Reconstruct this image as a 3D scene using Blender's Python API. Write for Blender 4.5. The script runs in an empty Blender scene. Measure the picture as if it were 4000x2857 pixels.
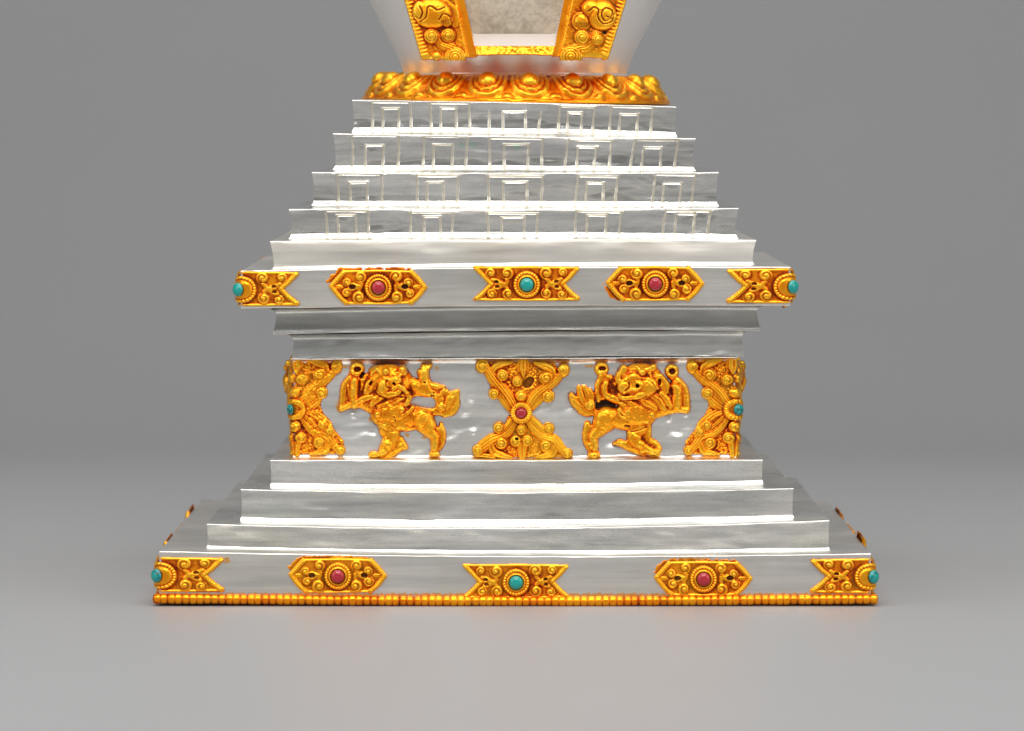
import bpy, math, random
import numpy as np
from mathutils import Matrix, Vector
random.seed(7); RNG = np.random.RandomState(5)
PI = math.pi
# ------------------------------------------------------------------ units
# 1 photo pixel at the front of the plinth = 0.1 mm
K = 1e-4; D = 20500.0; YH = 450.0; YFLOOR = 2368.0; AX = 2012.0; DC = 1400.0
ZC = (YFLOOR - YH)*K
def sc(dep): return (D + dep)/D
def wx(px, dep): return (px - 2000.0)*sc(dep)*K
def wz(py, dep): return ZC + (YH - py)*sc(dep)*K
def front_h(p): return p*(D + DC)/(D + p)      # apparent half width -> true half width of a square tier
scene = bpy.context.scene
C = scene.collection
# ------------------------------------------------------------------ noise helpers
def wob(seed, n=7, lo=1/400., hi=1/60.):
    r = np.random.RandomState(seed)
    f = lo*(hi/lo)**r.rand(n); ph = r.rand(n)*6.283; a = r.rand(n)*(lo/f)**.35
    an = r.rand(n)*6.283
    def g(x, y=0.0):
        s = 0
        for i in range(n):
            s = s + a[i]*np.sin(6.283*f[i]*(x*math.cos(an[i]*0.25) + y*math.sin(an[i])) + ph[i])
        return s/ n*2
    return g
def vnoise(shape, cell, seed):
    r = np.random.RandomState(seed); ny, nx = shape
    gy, gx = int(ny/cell)+3, int(nx/cell)+3
    g = r.rand(gy, gx)*2-1
    yy = np.arange(ny)/cell; xx = np.arange(nx)/cell
    iy = yy.astype(int); ix = xx.astype(int); fy = yy-iy; fx = xx-ix
    fy = fy*fy*(3-2*fy); fx = fx*fx*(3-2*fx)
    a = g[np.ix_(iy, ix)]; b = g[np.ix_(iy, ix+1)]; c = g[np.ix_(iy+1, ix)]; d = g[np.ix_(iy+1, ix+1)]
    fy = fy[:, None]; fx = fx[None, :]
    return (a*(1-fx)+b*fx)*(1-fy) + (c*(1-fx)+d*fx)*fy
def blur(a, r):
    r = max(1, int(r)); k = np.exp(-np.linspace(-2, 2, 2*r+1)**2); k /= k.sum()
    p = np.pad(a, r, mode='edge')
    p = np.apply_along_axis(lambda m: np.convolve(m, k, 'valid'), 1, p)
    return np.apply_along_axis(lambda m: np.convolve(m, k, 'valid'), 0, p)
def smooth_curve(pts, n=10):
    P = [np.array(p, float) for p in pts]
    if len(P) < 3:
        return np.array([P[0] + (P[-1]-P[0])*t for t in np.linspace(0, 1, n)])
    P = [2*P[0]-P[1]] + P + [2*P[-1]-P[-2]]
    out = []
    for i in range(1, len(P)-2):
        for t in np.linspace(0, 1, n, endpoint=False):
            a, b, c, d = P[i-1], P[i], P[i+1], P[i+2]
            out.append(.5*((2*b)+(-a+c)*t+(2*a-5*b+4*c-d)*t*t+(-a+3*b-3*c+d)*t**3))
    out.append(P[-2]); return np.array(out)
# ------------------------------------------------------------------ mesh helpers
def raw_mesh(name, V, F, cols=None, smooth=True):
    me = bpy.data.meshes.new(name)
    V = np.asarray(V, np.float32); F = np.asarray(F, np.int32)
    me.vertices.add(len(V)); me.vertices.foreach_set('co', V.ravel())
    n = F.shape[1]
    me.loops.add(F.size); me.loops.foreach_set('vertex_index', F.ravel())
    me.polygons.add(len(F)); me.polygons.foreach_set('loop_start', np.arange(0, F.size, n, dtype=np.int32))
    me.polygons.foreach_set('loop_total', np.full(len(F), n, np.int32))
    me.update(calc_edges=True); me.validate()
    if cols is not None:
        at = me.color_attributes.new('tone', 'FLOAT_COLOR', 'POINT')
        c = np.ones((len(V), 4), np.float32); c[:, :3] = cols
        at.data.foreach_set('color', c.ravel())
    me.polygons.foreach_set('use_smooth', np.full(len(F), smooth))
    return me
def link(name, me, mat, parent=None):
    o = bpy.data.objects.new(name, me); C.objects.link(o)
    if mat is not None and (len(me.materials) == 0): me.materials.append(mat)
    if parent is not None: o.parent = parent
    return o
def grid_faces(ny, nx, wrap=False):
    j, i = np.meshgrid(np.arange(ny-1), np.arange(nx if wrap else nx-1), indexing='ij')
    i2 = (i+1) % nx
    return np.stack([j*nx+i, (j+1)*nx+i, (j+1)*nx+i2, j*nx+i2], -1).reshape(-1, 4)
# ------------------------------------------------------------------ relief engine
class Relief:
    """a cast relief modelled as a height field on a fine grid (units: photo pixels)"""
    def __init__(s, x0, y0, x1, y1, res=2.5, ox=0, oy=0, k=1.0):
        s.ox, s.oy, s.k = ox, oy, k
        s.res = res
        s.xs = np.arange(x0, x1+res, res); s.ys = np.arange(y0, y1+res, res)
        s.X, s.Y = np.meshgrid(s.xs, s.ys)
        s.H = np.full(s.X.shape, -9.0); s.dark = np.zeros(s.X.shape)
    def T(s, p):
        p = np.asarray(p, float); return (p - np.array([s.ox, s.oy]))*s.k if p.ndim == 1 else (p - np.array([[s.ox, s.oy]]))*s.k
    def put(s, h, m, sl=None):
        if sl is None: sl = (slice(None), slice(None))
        H = s.H[sl]; H[m] = np.maximum(H[m], h[m])
    def win(s, cx0, cy0, cx1, cy1):
        a = max(0, int((cx0 - s.xs[0])/s.res)-1); b = min(len(s.xs), int((cx1 - s.xs[0])/s.res)+3)
        c = max(0, int((cy0 - s.ys[0])/s.res)-1); d = min(len(s.ys), int((cy1 - s.ys[0])/s.res)+3)
        return (slice(c, max(c, d)), slice(a, max(a, b)))
    def sd(s, pts, X, Y):
        P = pts; n = len(P); dm = np.full(X.shape, 1e9); inside = np.zeros(X.shape, bool)
        for i in range(n):
            a = P[i]; b = P[(i+1) % n]; ab = b-a; L = (ab**2).sum() + 1e-9
            t = np.clip(((X-a[0])*ab[0] + (Y-a[1])*ab[1])/L, 0, 1)
            dm = np.minimum(dm, np.hypot(X-a[0]-t*ab[0], Y-a[1]-t*ab[1]))
            if abs(ab[1]) > 1e-9:
                c = ((a[1] > Y) != (b[1] > Y)) & (X < ab[0]*(Y-a[1])/ab[1] + a[0])
                inside ^= c
        return np.where(inside, dm, -dm)
    def plate(s, pts, h, r=4, rough=0.0, seed=0, curve=False):
        P = s.T(pts)
        if curve: P = smooth_curve(list(P)+[P[0]], 6)[:-1]
        d = s.sd(P, s.X, s.Y)
        if rough: d = d + rough*vnoise(s.X.shape, 5, seed+1) + rough*.6*vnoise(s.X.shape, 2.2, seed+2)
        t = np.clip(d/r, 0, 1); s.put(h*np.sqrt(1-(1-t)**2), d > 0)
    def ball(s, cx, cy, rx, ry, h, base=0, rot=0, p=2.0):
        c = s.T((cx, cy)); rx *= s.k; ry *= s.k; R = max(rx, ry)
        sl = s.win(c[0]-R, c[1]-R, c[0]+R, c[1]+R); X = s.X[sl]-c[0]; Y = s.Y[sl]-c[1]
        ca, sa = math.cos(rot), math.sin(rot); u = (X*ca+Y*sa)/rx; v = (-X*sa+Y*ca)/ry
        q = u*u+v*v; s.put(base + h*(1-np.clip(q, 0, 1))**(1/p), q < 1, sl)
    def tube(s, pts, r0, r1=None, h=8, base=0, grooves=0, gd=1.6, rm=None, flat=2.0, beads=0):
        P = smooth_curve(list(s.T(pts)), 9); n = len(P)
        r1 = r0 if r1 is None else r1
        tt = np.linspace(0, 1, n)
        if base >= 26: h = h*.62
        R = (r0+(r1-r0)*tt)*s.k
        if rm is not None: R = np.interp(tt, np.linspace(0, 1, len(rm)), rm)*s.k
        M = R.max()
        sl = s.win(P[:, 0].min()-M, P[:, 1].min()-M, P[:, 0].max()+M, P[:, 1].max()+M)
        X = s.X[sl]; Y = s.Y[sl]
        if X.size == 0: return
        best = np.full(X.shape, 9.0); lat = np.zeros(X.shape); al = np.zeros(X.shape)
        cum = np.concatenate([[0], np.cumsum(np.hypot(*(P[1:]-P[:-1]).T))])
        for i in range(n-1):
            a = P[i]; b = P[i+1]; ab = b-a; L = math.sqrt((ab**2).sum())+1e-6
            t = np.clip(((X-a[0])*ab[0]+(Y-a[1])*ab[1])/L/L, 0, 1)
            dx = X-a[0]-t*ab[0]; dy = Y-a[1]-t*ab[1]
            rr = R[i]+(R[i+1]-R[i])*t; q = np.hypot(dx, dy)/np.maximum(rr, .5)
            m = q < best; best[m] = q[m]
            lat[m] = ((dx*ab[1]-dy*ab[0])/L/np.maximum(rr, .5))[m]; al[m] = (cum[i]+t*L)[m]
        m = best < 1
        hh = base + h*(1-np.clip(best, 0, 1)**flat)**.5
        if grooves: hh = hh - 1.5*gd*(0.5+0.5*np.cos(lat*PI*grooves))**2
        if beads: hh = hh - gd*(np.abs(np.cos(al*PI/beads))**3)
        s.put(hh, m, sl)
    def spiral(s, cx, cy, r, h=8, base=0, turns=2.2, d=1, ph=0, gd=2.2, ry=None):
        c = s.T((cx, cy)); r = r*s.k; ry = r if ry is None else ry*s.k; R = max(r, ry)
        sl = s.win(c[0]-R, c[1]-R, c[0]+R, c[1]+R); X = (s.X[sl]-c[0])/r; Y = (s.Y[sl]-c[1])/ry
        q = np.hypot(X, Y); th = np.arctan2(Y, X)
        f = q*turns - d*(th+ph)/(2*PI); f = f-np.floor(f)
        tr = r*1.0; g = np.exp(-((f-.5)/.24)**2)*np.clip((q-.12)*6, 0, 1)*np.clip((1.02-q)*8, 0, 1)
        hh = base + h*(1-np.clip(q, 0, 1)**3)**.5 + h*.25*(1-q) - gd*g
        s.put(hh, q < 1, sl); m = (q < 1) & (s.H[sl] <= hh+.01); s.dark[sl][m] = np.maximum(s.dark[sl][m], (.45*np.clip(g-.3, 0, 1)/.7)[m])
    def ring(s, cx, cy, r, w, h, base=0, notch=0, nd=2.0):
        c = s.T((cx, cy)); r *= s.k; w *= s.k
        sl = s.win(c[0]-r-w, c[1]-r-w, c[0]+r+w, c[1]+r+w); X = s.X[sl]-c[0]; Y = s.Y[sl]-c[1]
        q = np.abs(np.hypot(X, Y)-r)/w; hh = base+h*(1-np.clip(q, 0, 1)**2)**.5
        if notch: hh = hh - nd*np.abs(np.cos(np.arctan2(Y, X)*notch/2))**4
        s.put(hh, q < 1, sl)
    def carve(s, pts, w, depth, dark=0.0, floor=0.6):
        P = smooth_curve(list(s.T(pts)), 8); w = w*s.k
        sl = s.win(P[:, 0].min()-w, P[:, 1].min()-w, P[:, 0].max()+w, P[:, 1].max()+w); X = s.X[sl]; Y = s.Y[sl]
        dm = np.full(X.shape, 1e9)
        for i in range(len(P)-1):
            a = P[i]; ab = P[i+1]-a; L = (ab**2).sum()+1e-9
            t = np.clip(((X-a[0])*ab[0]+(Y-a[1])*ab[1])/L, 0, 1); dm = np.minimum(dm, np.hypot(X-a[0]-t*ab[0], Y-a[1]-t*ab[1]))
        g = np.clip(1-(dm/w)**2, 0, 1); H = s.H[sl]; m = (H > 0) & (g > 0)
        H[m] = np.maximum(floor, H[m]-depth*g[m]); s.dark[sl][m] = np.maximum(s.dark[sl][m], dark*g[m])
    def pit(s, cx, cy, rx, ry, to, dark=1.0, rot=0):
        c = s.T((cx, cy)); rx *= s.k; ry *= s.k; R = max(rx, ry)
        sl = s.win(c[0]-R, c[1]-R, c[0]+R, c[1]+R); X = s.X[sl]-c[0]; Y = s.Y[sl]-c[1]
        ca, sa = math.cos(rot), math.sin(rot); q = ((X*ca+Y*sa)/rx)**2+((-X*sa+Y*ca)/ry)**2
        H = s.H[sl]; m = (q < 1) & (H > 0); e = np.clip((1-q)*4, 0, 1)
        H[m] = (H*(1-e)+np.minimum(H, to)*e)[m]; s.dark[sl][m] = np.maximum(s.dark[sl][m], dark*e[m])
    def stipple(s, amp, below, seed=0):
        n = vnoise(s.X.shape, 1.7, seed)*amp; m = (s.H > 0) & (s.H < below); s.H[m] = np.maximum(.5, s.H[m]+n[m])
    def grain(s, amp=.5, seed=0, cell=2.0):
        m = s.H > 1.5; n = vnoise(s.H.shape, cell, seed)*amp + vnoise(s.H.shape, cell*3, seed+9)*amp; s.H[m] += n[m]
    def soften(s, r, f):
        m = s.H > .3; w = blur(m.astype(float), 2)+1e-6; b = blur(np.where(m, s.H, 0), 2)/w
        s.H[m] = (s.H*(1-f)+b*f)[m]
    def mass(s, px, amt):
        m = s.H > .3; r = px/s.res; w = blur(m.astype(float), r)+1e-6; E = blur(np.where(m, s.H, 0), r)/w
        edge = np.clip(blur(m.astype(float), 3)*2-1, 0, 1)
        s.H[m] = ((E*.55+s.H*.45)*(.35+.65*edge) + (s.H-E)*(amt-.45))[m]; s.H[m] = np.maximum(s.H[m], .6)
    def mesh(s, name, mp, tone=None, hscale=1.0):
        M = s.H > 0.25
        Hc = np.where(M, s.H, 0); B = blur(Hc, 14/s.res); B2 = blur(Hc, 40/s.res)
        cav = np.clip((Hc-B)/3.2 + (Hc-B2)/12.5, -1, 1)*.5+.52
        D1 = M.copy(); D1[1:] |= M[:-1]; D1[:-1] |= M[1:]; D1[:, 1:] |= M[:, :-1]; D1[:, :-1] |= M[:, 1:]
        D2 = D1.copy(); D2[1:] |= D1[:-1]; D2[:-1] |= D1[1:]; D2[:, 1:] |= D1[:, :-1]; D2[:, :-1] |= D1[:, 1:]
        H = np.where(M, s.H*hscale, -3.0)
        q = D2[:-1, :-1] & D2[1:, :-1] & D2[1:, 1:] & D2[:-1, 1:]
        anyM = M[:-1, :-1] | M[1:, :-1] | M[1:, 1:] | M[:-1, 1:]
        q &= anyM
        ids = np.full(M.shape, -1); used = np.zeros(M.shape, bool)
        used[:-1, :-1] |= q; used[1:, :-1] |= q; used[1:, 1:] |= q; used[:-1, 1:] |= q
        ids[used] = np.arange(used.sum())
        V = mp(s.X[used], s.Y[used], H[used])
        j, i = np.nonzero(q)
        F = np.stack([ids[j, i], ids[j+1, i], ids[j+1, i+1], ids[j, i+1]], -1)
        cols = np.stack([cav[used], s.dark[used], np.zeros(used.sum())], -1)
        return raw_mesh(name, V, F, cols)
# ------------------------------------------------------------------ materials
def new_mat(name):
    m = bpy.data.materials.new(name); m.use_nodes = True; nt = m.node_tree; nt.nodes.clear()
    out = nt.nodes.new('ShaderNodeOutputMaterial'); b = nt.nodes.new('ShaderNodeBsdfPrincipled')
    nt.links.new(b.outputs[0], out.inputs[0]); return m, nt, b
def N(nt, t, **kw):
    n = nt.nodes.new(t)
    for k, v in kw.items():
        if k in n.inputs.keys(): n.inputs[k].default_value = v
        else: setattr(n, k, v)
    return n
def ramp(nt, fac, stops):
    r = nt.nodes.new('ShaderNodeValToRGB'); e = r.color_ramp.elements
    while len(e) < len(stops): e.new(.5)
    for el, (p, c) in zip(e, stops):
        el.position = p; el.color = (c[0], c[1], c[2], 1) if hasattr(c, '__len__') else (c, c, c, 1)
    nt.links.new(fac, r.inputs[0]); return r.outputs[0]
def noise(nt, scale, vec=(1, 1, 1), detail=3, rough=.55, loc=(0, 0, 0)):
    tc = N(nt, 'ShaderNodeTexCoord'); mp = N(nt, 'ShaderNodeMapping'); mp.inputs['Scale'].default_value = vec; mp.inputs['Location'].default_value = loc
    nt.links.new(tc.outputs['Object'], mp.inputs[0]); n = N(nt, 'ShaderNodeTexNoise'); n.inputs['Scale'].default_value = scale
    n.inputs['Detail'].default_value = detail; n.inputs['Roughness'].default_value = rough; nt.links.new(mp.outputs[0], n.inputs['Vector']); return n.outputs['Fac']
def mixc(nt, fac, a, b, mode='MIX'):
    m = nt.nodes.new('ShaderNodeMix'); m.data_type = 'RGBA'; m.blend_type = mode
    for sock, v in ((m.inputs[0], fac), (m.inputs[6], a), (m.inputs[7], b)):
        if hasattr(v, 'links'): nt.links.new(v, sock)
        elif isinstance(v, (int, float)): sock.default_value = v
        else: sock.default_value = (*v, 1)
    return m.outputs[2]
def math_n(nt, op, a, b=0.0):
    m = nt.nodes.new('ShaderNodeMath'); m.operation = op
    for i, v in enumerate((a, b)):
        if hasattr(v, 'links'): nt.links.new(v, m.inputs[i])
        else: m.inputs[i].default_value = v
    return m.outputs[0]
def bump(nt, h, strength, dist, prev=None):
    b = nt.nodes.new('ShaderNodeBump'); b.inputs['Strength'].default_value = strength; b.inputs['Distance'].default_value = dist
    nt.links.new(h, b.inputs['Height'])
    if prev is not None: nt.links.new(prev, b.inputs['Normal'])
    return b.outputs[0]
def silver(name, brush=1.0, patch=1.0, r0=.20, r1=.42, tint=(.93, .91, .87), gritty=1.0, stain=0.0, dark=.45):
    m, nt, b = new_mat(name); b.inputs['Metallic'].default_value = 1
    streak = noise(nt, 1, (40, 40, 1600), 4, .65)
    streak2 = noise(nt, 1, (14, 14, 260), 3, .6, (3, 1, 2))
    pat = noise(nt, 1, (26, 26, 70), 2, .5, (5, 2, 7))
    grit = noise(nt, 2600, (1, 1, 1), 2, .6)
    mott = noise(nt, 30, (1, 1, 1), 4, .6, (9, 3, 1))
    base = mixc(nt, ramp(nt, mott, [(.35, 0.0), (.75, 1.0)]), tint, (tint[0]*.93, tint[1]*.92, tint[2]*.86))
    att = N(nt, 'ShaderNodeVertexColor', layer_name='tone'); sep = N(nt, 'ShaderNodeSeparateColor'); nt.links.new(att.outputs[0], sep.inputs[0])
    base = mixc(nt, ramp(nt, streak2, [(.36, 0.0), (.62, 1.0)]), mixc(nt, 1.0, base, (.80, .81, .82), 'MULTIPLY'), base)
    pd = noise(nt, 1, (10, 10, 95), 4, .7, (31, 7, 5))
    base = mixc(nt, math_n(nt, 'MULTIPLY', ramp(nt, pd, [(.40, 0.0), (.66, 1.0)]), dark), base, (.33, .345, .35))
    pg = noise(nt, 1, (2200, 2200, 3600), 2, .7, (3, 7, 5))
    base = mixc(nt, math_n(nt, 'MULTIPLY', ramp(nt, pg, [(.40, 0.0), (.66, 1.0)]), dark*.55), base, (.30, .31, .32))
    # faint warm / verdigris blooms
    bl = noise(nt, 16, (1, 1, 1), 2, .5, (21, 4, 6)); base = mixc(nt, ramp(nt, bl, [(.66, 0.0), (.80, .35+stain)]), base, (.80, .62, .46))
    bl2 = noise(nt, 22, (1, 1, 1), 2, .5, (2, 14, 9)); base = mixc(nt, ramp(nt, bl2, [(.68, 0.0), (.80, .30)]), base, (.60, .74, .66))
    base = mixc(nt, sep.outputs[2], base, (.60, .54, .42))
    base = mixc(nt, math_n(nt, 'MULTIPLY', sep.outputs[0], .85), base, (.92, .40, .02))
    base = mixc(nt, math_n(nt, 'MULTIPLY', sep.outputs[1], .5), base, (.34, .60, .42))
    nt.links.new(base, b.inputs['Base Color'])
    rr = ramp(nt, mixc(nt, .5, pat, streak), [(.3, r0), (.7, r1)])
    rr = mixc(nt, sep.outputs[2], rr, (.5, .5, .5)); nt.links.new(rr, b.inputs['Roughness'])
    nt.links.new(math_n(nt, 'SUBTRACT', 1.0, math_n(nt, 'MULTIPLY', sep.outputs[2], .12)), b.inputs['Metallic'])
    n = bump(nt, streak, .32*brush, 1.2e-4)
    n = bump(nt, pat, .8*patch, 1.6e-3, n)
    n = bump(nt, grit, .35*gritty, .6e-4, n)
    nt.links.new(n, b.inputs['Normal']); return m
def gilt(name, worn=0.0, shift=0.0):
    m, nt, b = new_mat(name); b.inputs['Metallic'].default_value = .82
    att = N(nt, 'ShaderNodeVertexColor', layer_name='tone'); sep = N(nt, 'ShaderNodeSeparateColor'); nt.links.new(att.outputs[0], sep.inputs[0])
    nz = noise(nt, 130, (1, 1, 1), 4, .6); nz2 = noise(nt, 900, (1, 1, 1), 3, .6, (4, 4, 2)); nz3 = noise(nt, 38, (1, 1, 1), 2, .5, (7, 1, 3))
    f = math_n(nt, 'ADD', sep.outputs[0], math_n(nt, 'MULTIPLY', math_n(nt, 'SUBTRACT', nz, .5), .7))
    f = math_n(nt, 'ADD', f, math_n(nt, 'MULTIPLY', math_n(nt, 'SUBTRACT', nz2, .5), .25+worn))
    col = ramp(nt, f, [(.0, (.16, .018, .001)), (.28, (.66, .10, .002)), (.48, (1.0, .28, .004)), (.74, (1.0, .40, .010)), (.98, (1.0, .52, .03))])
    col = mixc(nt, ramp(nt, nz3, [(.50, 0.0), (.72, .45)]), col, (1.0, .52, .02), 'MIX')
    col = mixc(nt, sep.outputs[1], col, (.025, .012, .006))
    nt.links.new(col, b.inputs['Base Color'])
    nt.links.new(ramp(nt, nz, [(.3, .27), (.7, .44+worn*.3)]), b.inputs['Roughness'])
    n = bump(nt, nz2, .30+worn, 1.0e-4); n = bump(nt, nz, .25, 3e-4, n)
    nt.links.new(n, b.inputs['Normal']); return m
M_SILVER = silver('brushed_silver', patch=1.6, dark=.55, tint=(.96, .94, .90))
M_SILVER_ENG = silver('engraved_silver', brush=.9, patch=2.6, r0=.13, r1=.30, dark=.62, tint=(.98, .955, .915))
M_SATIN = silver('satin_silver', brush=.35, patch=.7, r0=.30, r1=.45, tint=(.88, .85, .81), dark=.15)
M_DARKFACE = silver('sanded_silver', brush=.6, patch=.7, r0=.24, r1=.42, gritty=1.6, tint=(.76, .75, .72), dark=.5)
M_BODY = silver('hammered_silver', brush=.3, patch=1.8, r0=.26, r1=.44, gritty=1.6, stain=.3, dark=.35, tint=(.97, .95, .92))
m, nt, b = new_mat('vessel_silver'); M_DOME = m
nt.links.new(ramp(nt, noise(nt, 14, (1, 1, 1), 3, .5), [(.35, (.95, .93, .90)), (.7, (.90, .87, .82))]), b.inputs['Base Color']); b.inputs['Metallic'].default_value = .7; b.inputs['Roughness'].default_value = .36
nt.links.new(bump(nt, noise(nt, 1500, (1, 1, 1), 2), .15, 5e-5), b.inputs['Normal'])
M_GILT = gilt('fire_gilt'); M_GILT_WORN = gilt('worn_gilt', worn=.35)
def stone_mat(name, c0, c1, vein):
    m, nt, b = new_mat(name); nz = noise(nt, 160, (1, 1, 1), 4, .6)
    v = noise(nt, 90, (1, 2.2, 1), 5, .7, (3, 5, 1))
    vm = ramp(nt, v, [(.47, 0.0), (.493, 1.0), (.507, 1.0), (.53, 0.0)])
    col = mixc(nt, ramp(nt, nz, [(.3, 0.0), (.7, 1.0)]), c0, c1)
    if vein: col = mixc(nt, math_n(nt, 'MULTIPLY', vm, .85), col, (.01, .02, .02))
    nt.links.new(col, b.inputs['Base Color']); b.inputs['Roughness'].default_value = .26
    b.inputs['Subsurface Weight'].default_value = .15; b.inputs['Subsurface Scale'].default_value = .0008
    b.inputs['Coat Weight'].default_value = .4; b.inputs['Coat Roughness'].default_value = .2
    nt.links.new(bump(nt, nz, .12, 2e-4), b.inputs['Normal'])
    return m
M_TURQ = stone_mat('turquoise', (.0, .26, .23), (.0, .35, .30), False)
M_TURQV = stone_mat('veined_turquoise', (.0, .24, .23), (.0, .33, .31), True)
M_CORAL = stone_mat('red_coral', (.36, .006, .016), (.44, .016, .03), False)
m, nt, b = new_mat('blackened_bezel'); b.inputs['Metallic'].default_value = 1; b.inputs['Roughness'].default_value = .45
nt.links.new(ramp(nt, noise(nt, 400), [(.35, (.02, .015, .01)), (.7, (.16, .11, .05))]), b.inputs['Base Color']); M_BEZEL = m
m, nt, b = new_mat('tarnished_niche_back'); b.inputs['Metallic'].default_value = .25; b.inputs['Roughness'].default_value = .5
tc = noise(nt, 26, (1, 1, 1), 5, .65, (2, 0, 1)); tf = noise(nt, 420, (1, 1, 1), 3, .7)
cc = ramp(nt, tc, [(.30, (.22, .18, .12)), (.42, (.50, .43, .33)), (.66, (.66, .58, .47))])
cc = mixc(nt, ramp(nt, tf, [(.42, .0), (.62, .35)]), cc, (.20, .17, .12)); nt.links.new(cc, b.inputs['Base Color'])
nt.links.new(bump(nt, tf, .3, 1e-4), b.inputs['Normal']); M_BACK = m
m, nt, b = new_mat('grey_studio_sweep'); b.inputs['Roughness'].default_value = .42; b.inputs['Specular IOR Level'].default_value = .42
c_ = ramp(nt, noise(nt, 3, (1, 1, 1), 3, .5), [(.3, (.314, .315, .320)), (.7, (.328, .329, .334))])
c_ = mixc(nt, ramp(nt, noise(nt, 900, (1, 1, 1), 2, .5), [(.3, 0.0), (.7, .25)]), c_, (.29, .29, .295))
nt.links.new(c_, b.inputs['Base Color']); nt.links.new(bump(nt, noise(nt, 700, (1, 1, 1), 2), .08, 1e-4), b.inputs['Normal']); M_FLOOR = m
# ------------------------------------------------------------------ root
root = bpy.data.objects.new('stupa', None); C.objects.link(root)
root['label'] = 'stepped silver stupa with gilt lions, scroll plaques, turquoise and coral stones'
root['category'] = 'stupa'
def part(name, me, mat, parent=root, label=None):
    o = link(name, me, mat, parent)
    if label: o['label'] = label
    return o
# ------------------------------------------------------------------ silver tiers
def interp(samples):
    xs = np.array([p[0] for p in samples], float); ys = np.array([p[1] for p in samples], float)
    if len(xs) == 3:     # smooth quadratic through three points
        co = np.polyfit(xs, ys, 2); return lambda x: np.polyval(co, np.clip(x, xs[0]-20, xs[-1]+20))
    return lambda x: np.interp(x, xs, ys)
class Gates:
    def __init__(s, segs): s.segs = segs
    def field(s, X, Y):
        g = np.zeros(X.shape); dent = np.zeros(X.shape); rng = np.random.RandomState(3)
        for (x0, y0, x1, y1) in s.segs:
            m = (X > min(x0, x1)-60) & (X < max(x0, x1)+60)
            if not m.any(): continue
            xm = X[m]; ym = Y[m]; dx, dy = x1-x0, y1-y0; L = dx*dx+dy*dy+1e-6
            t = np.clip(((xm-x0)*dx+(ym-y0)*dy)/L, 0, 1); d = np.hypot(xm-x0-t*dx, ym-y0-t*dy)
            w = 3.3*(1.0 if abs(dx) > abs(dy) else 1+.5*(ym.clip(min(y0, y1), max(y0, y1))-min(y0, y1))/(abs(dy)+1)*.7)
            g[m] = np.maximum(g[m], np.exp(-(d/w)**4)); dent[m] = np.maximum(dent[m], np.exp(-(d/17)**2)*rng.uniform(.5, 1.0))
        return g, dent
TIERS = {}
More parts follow.
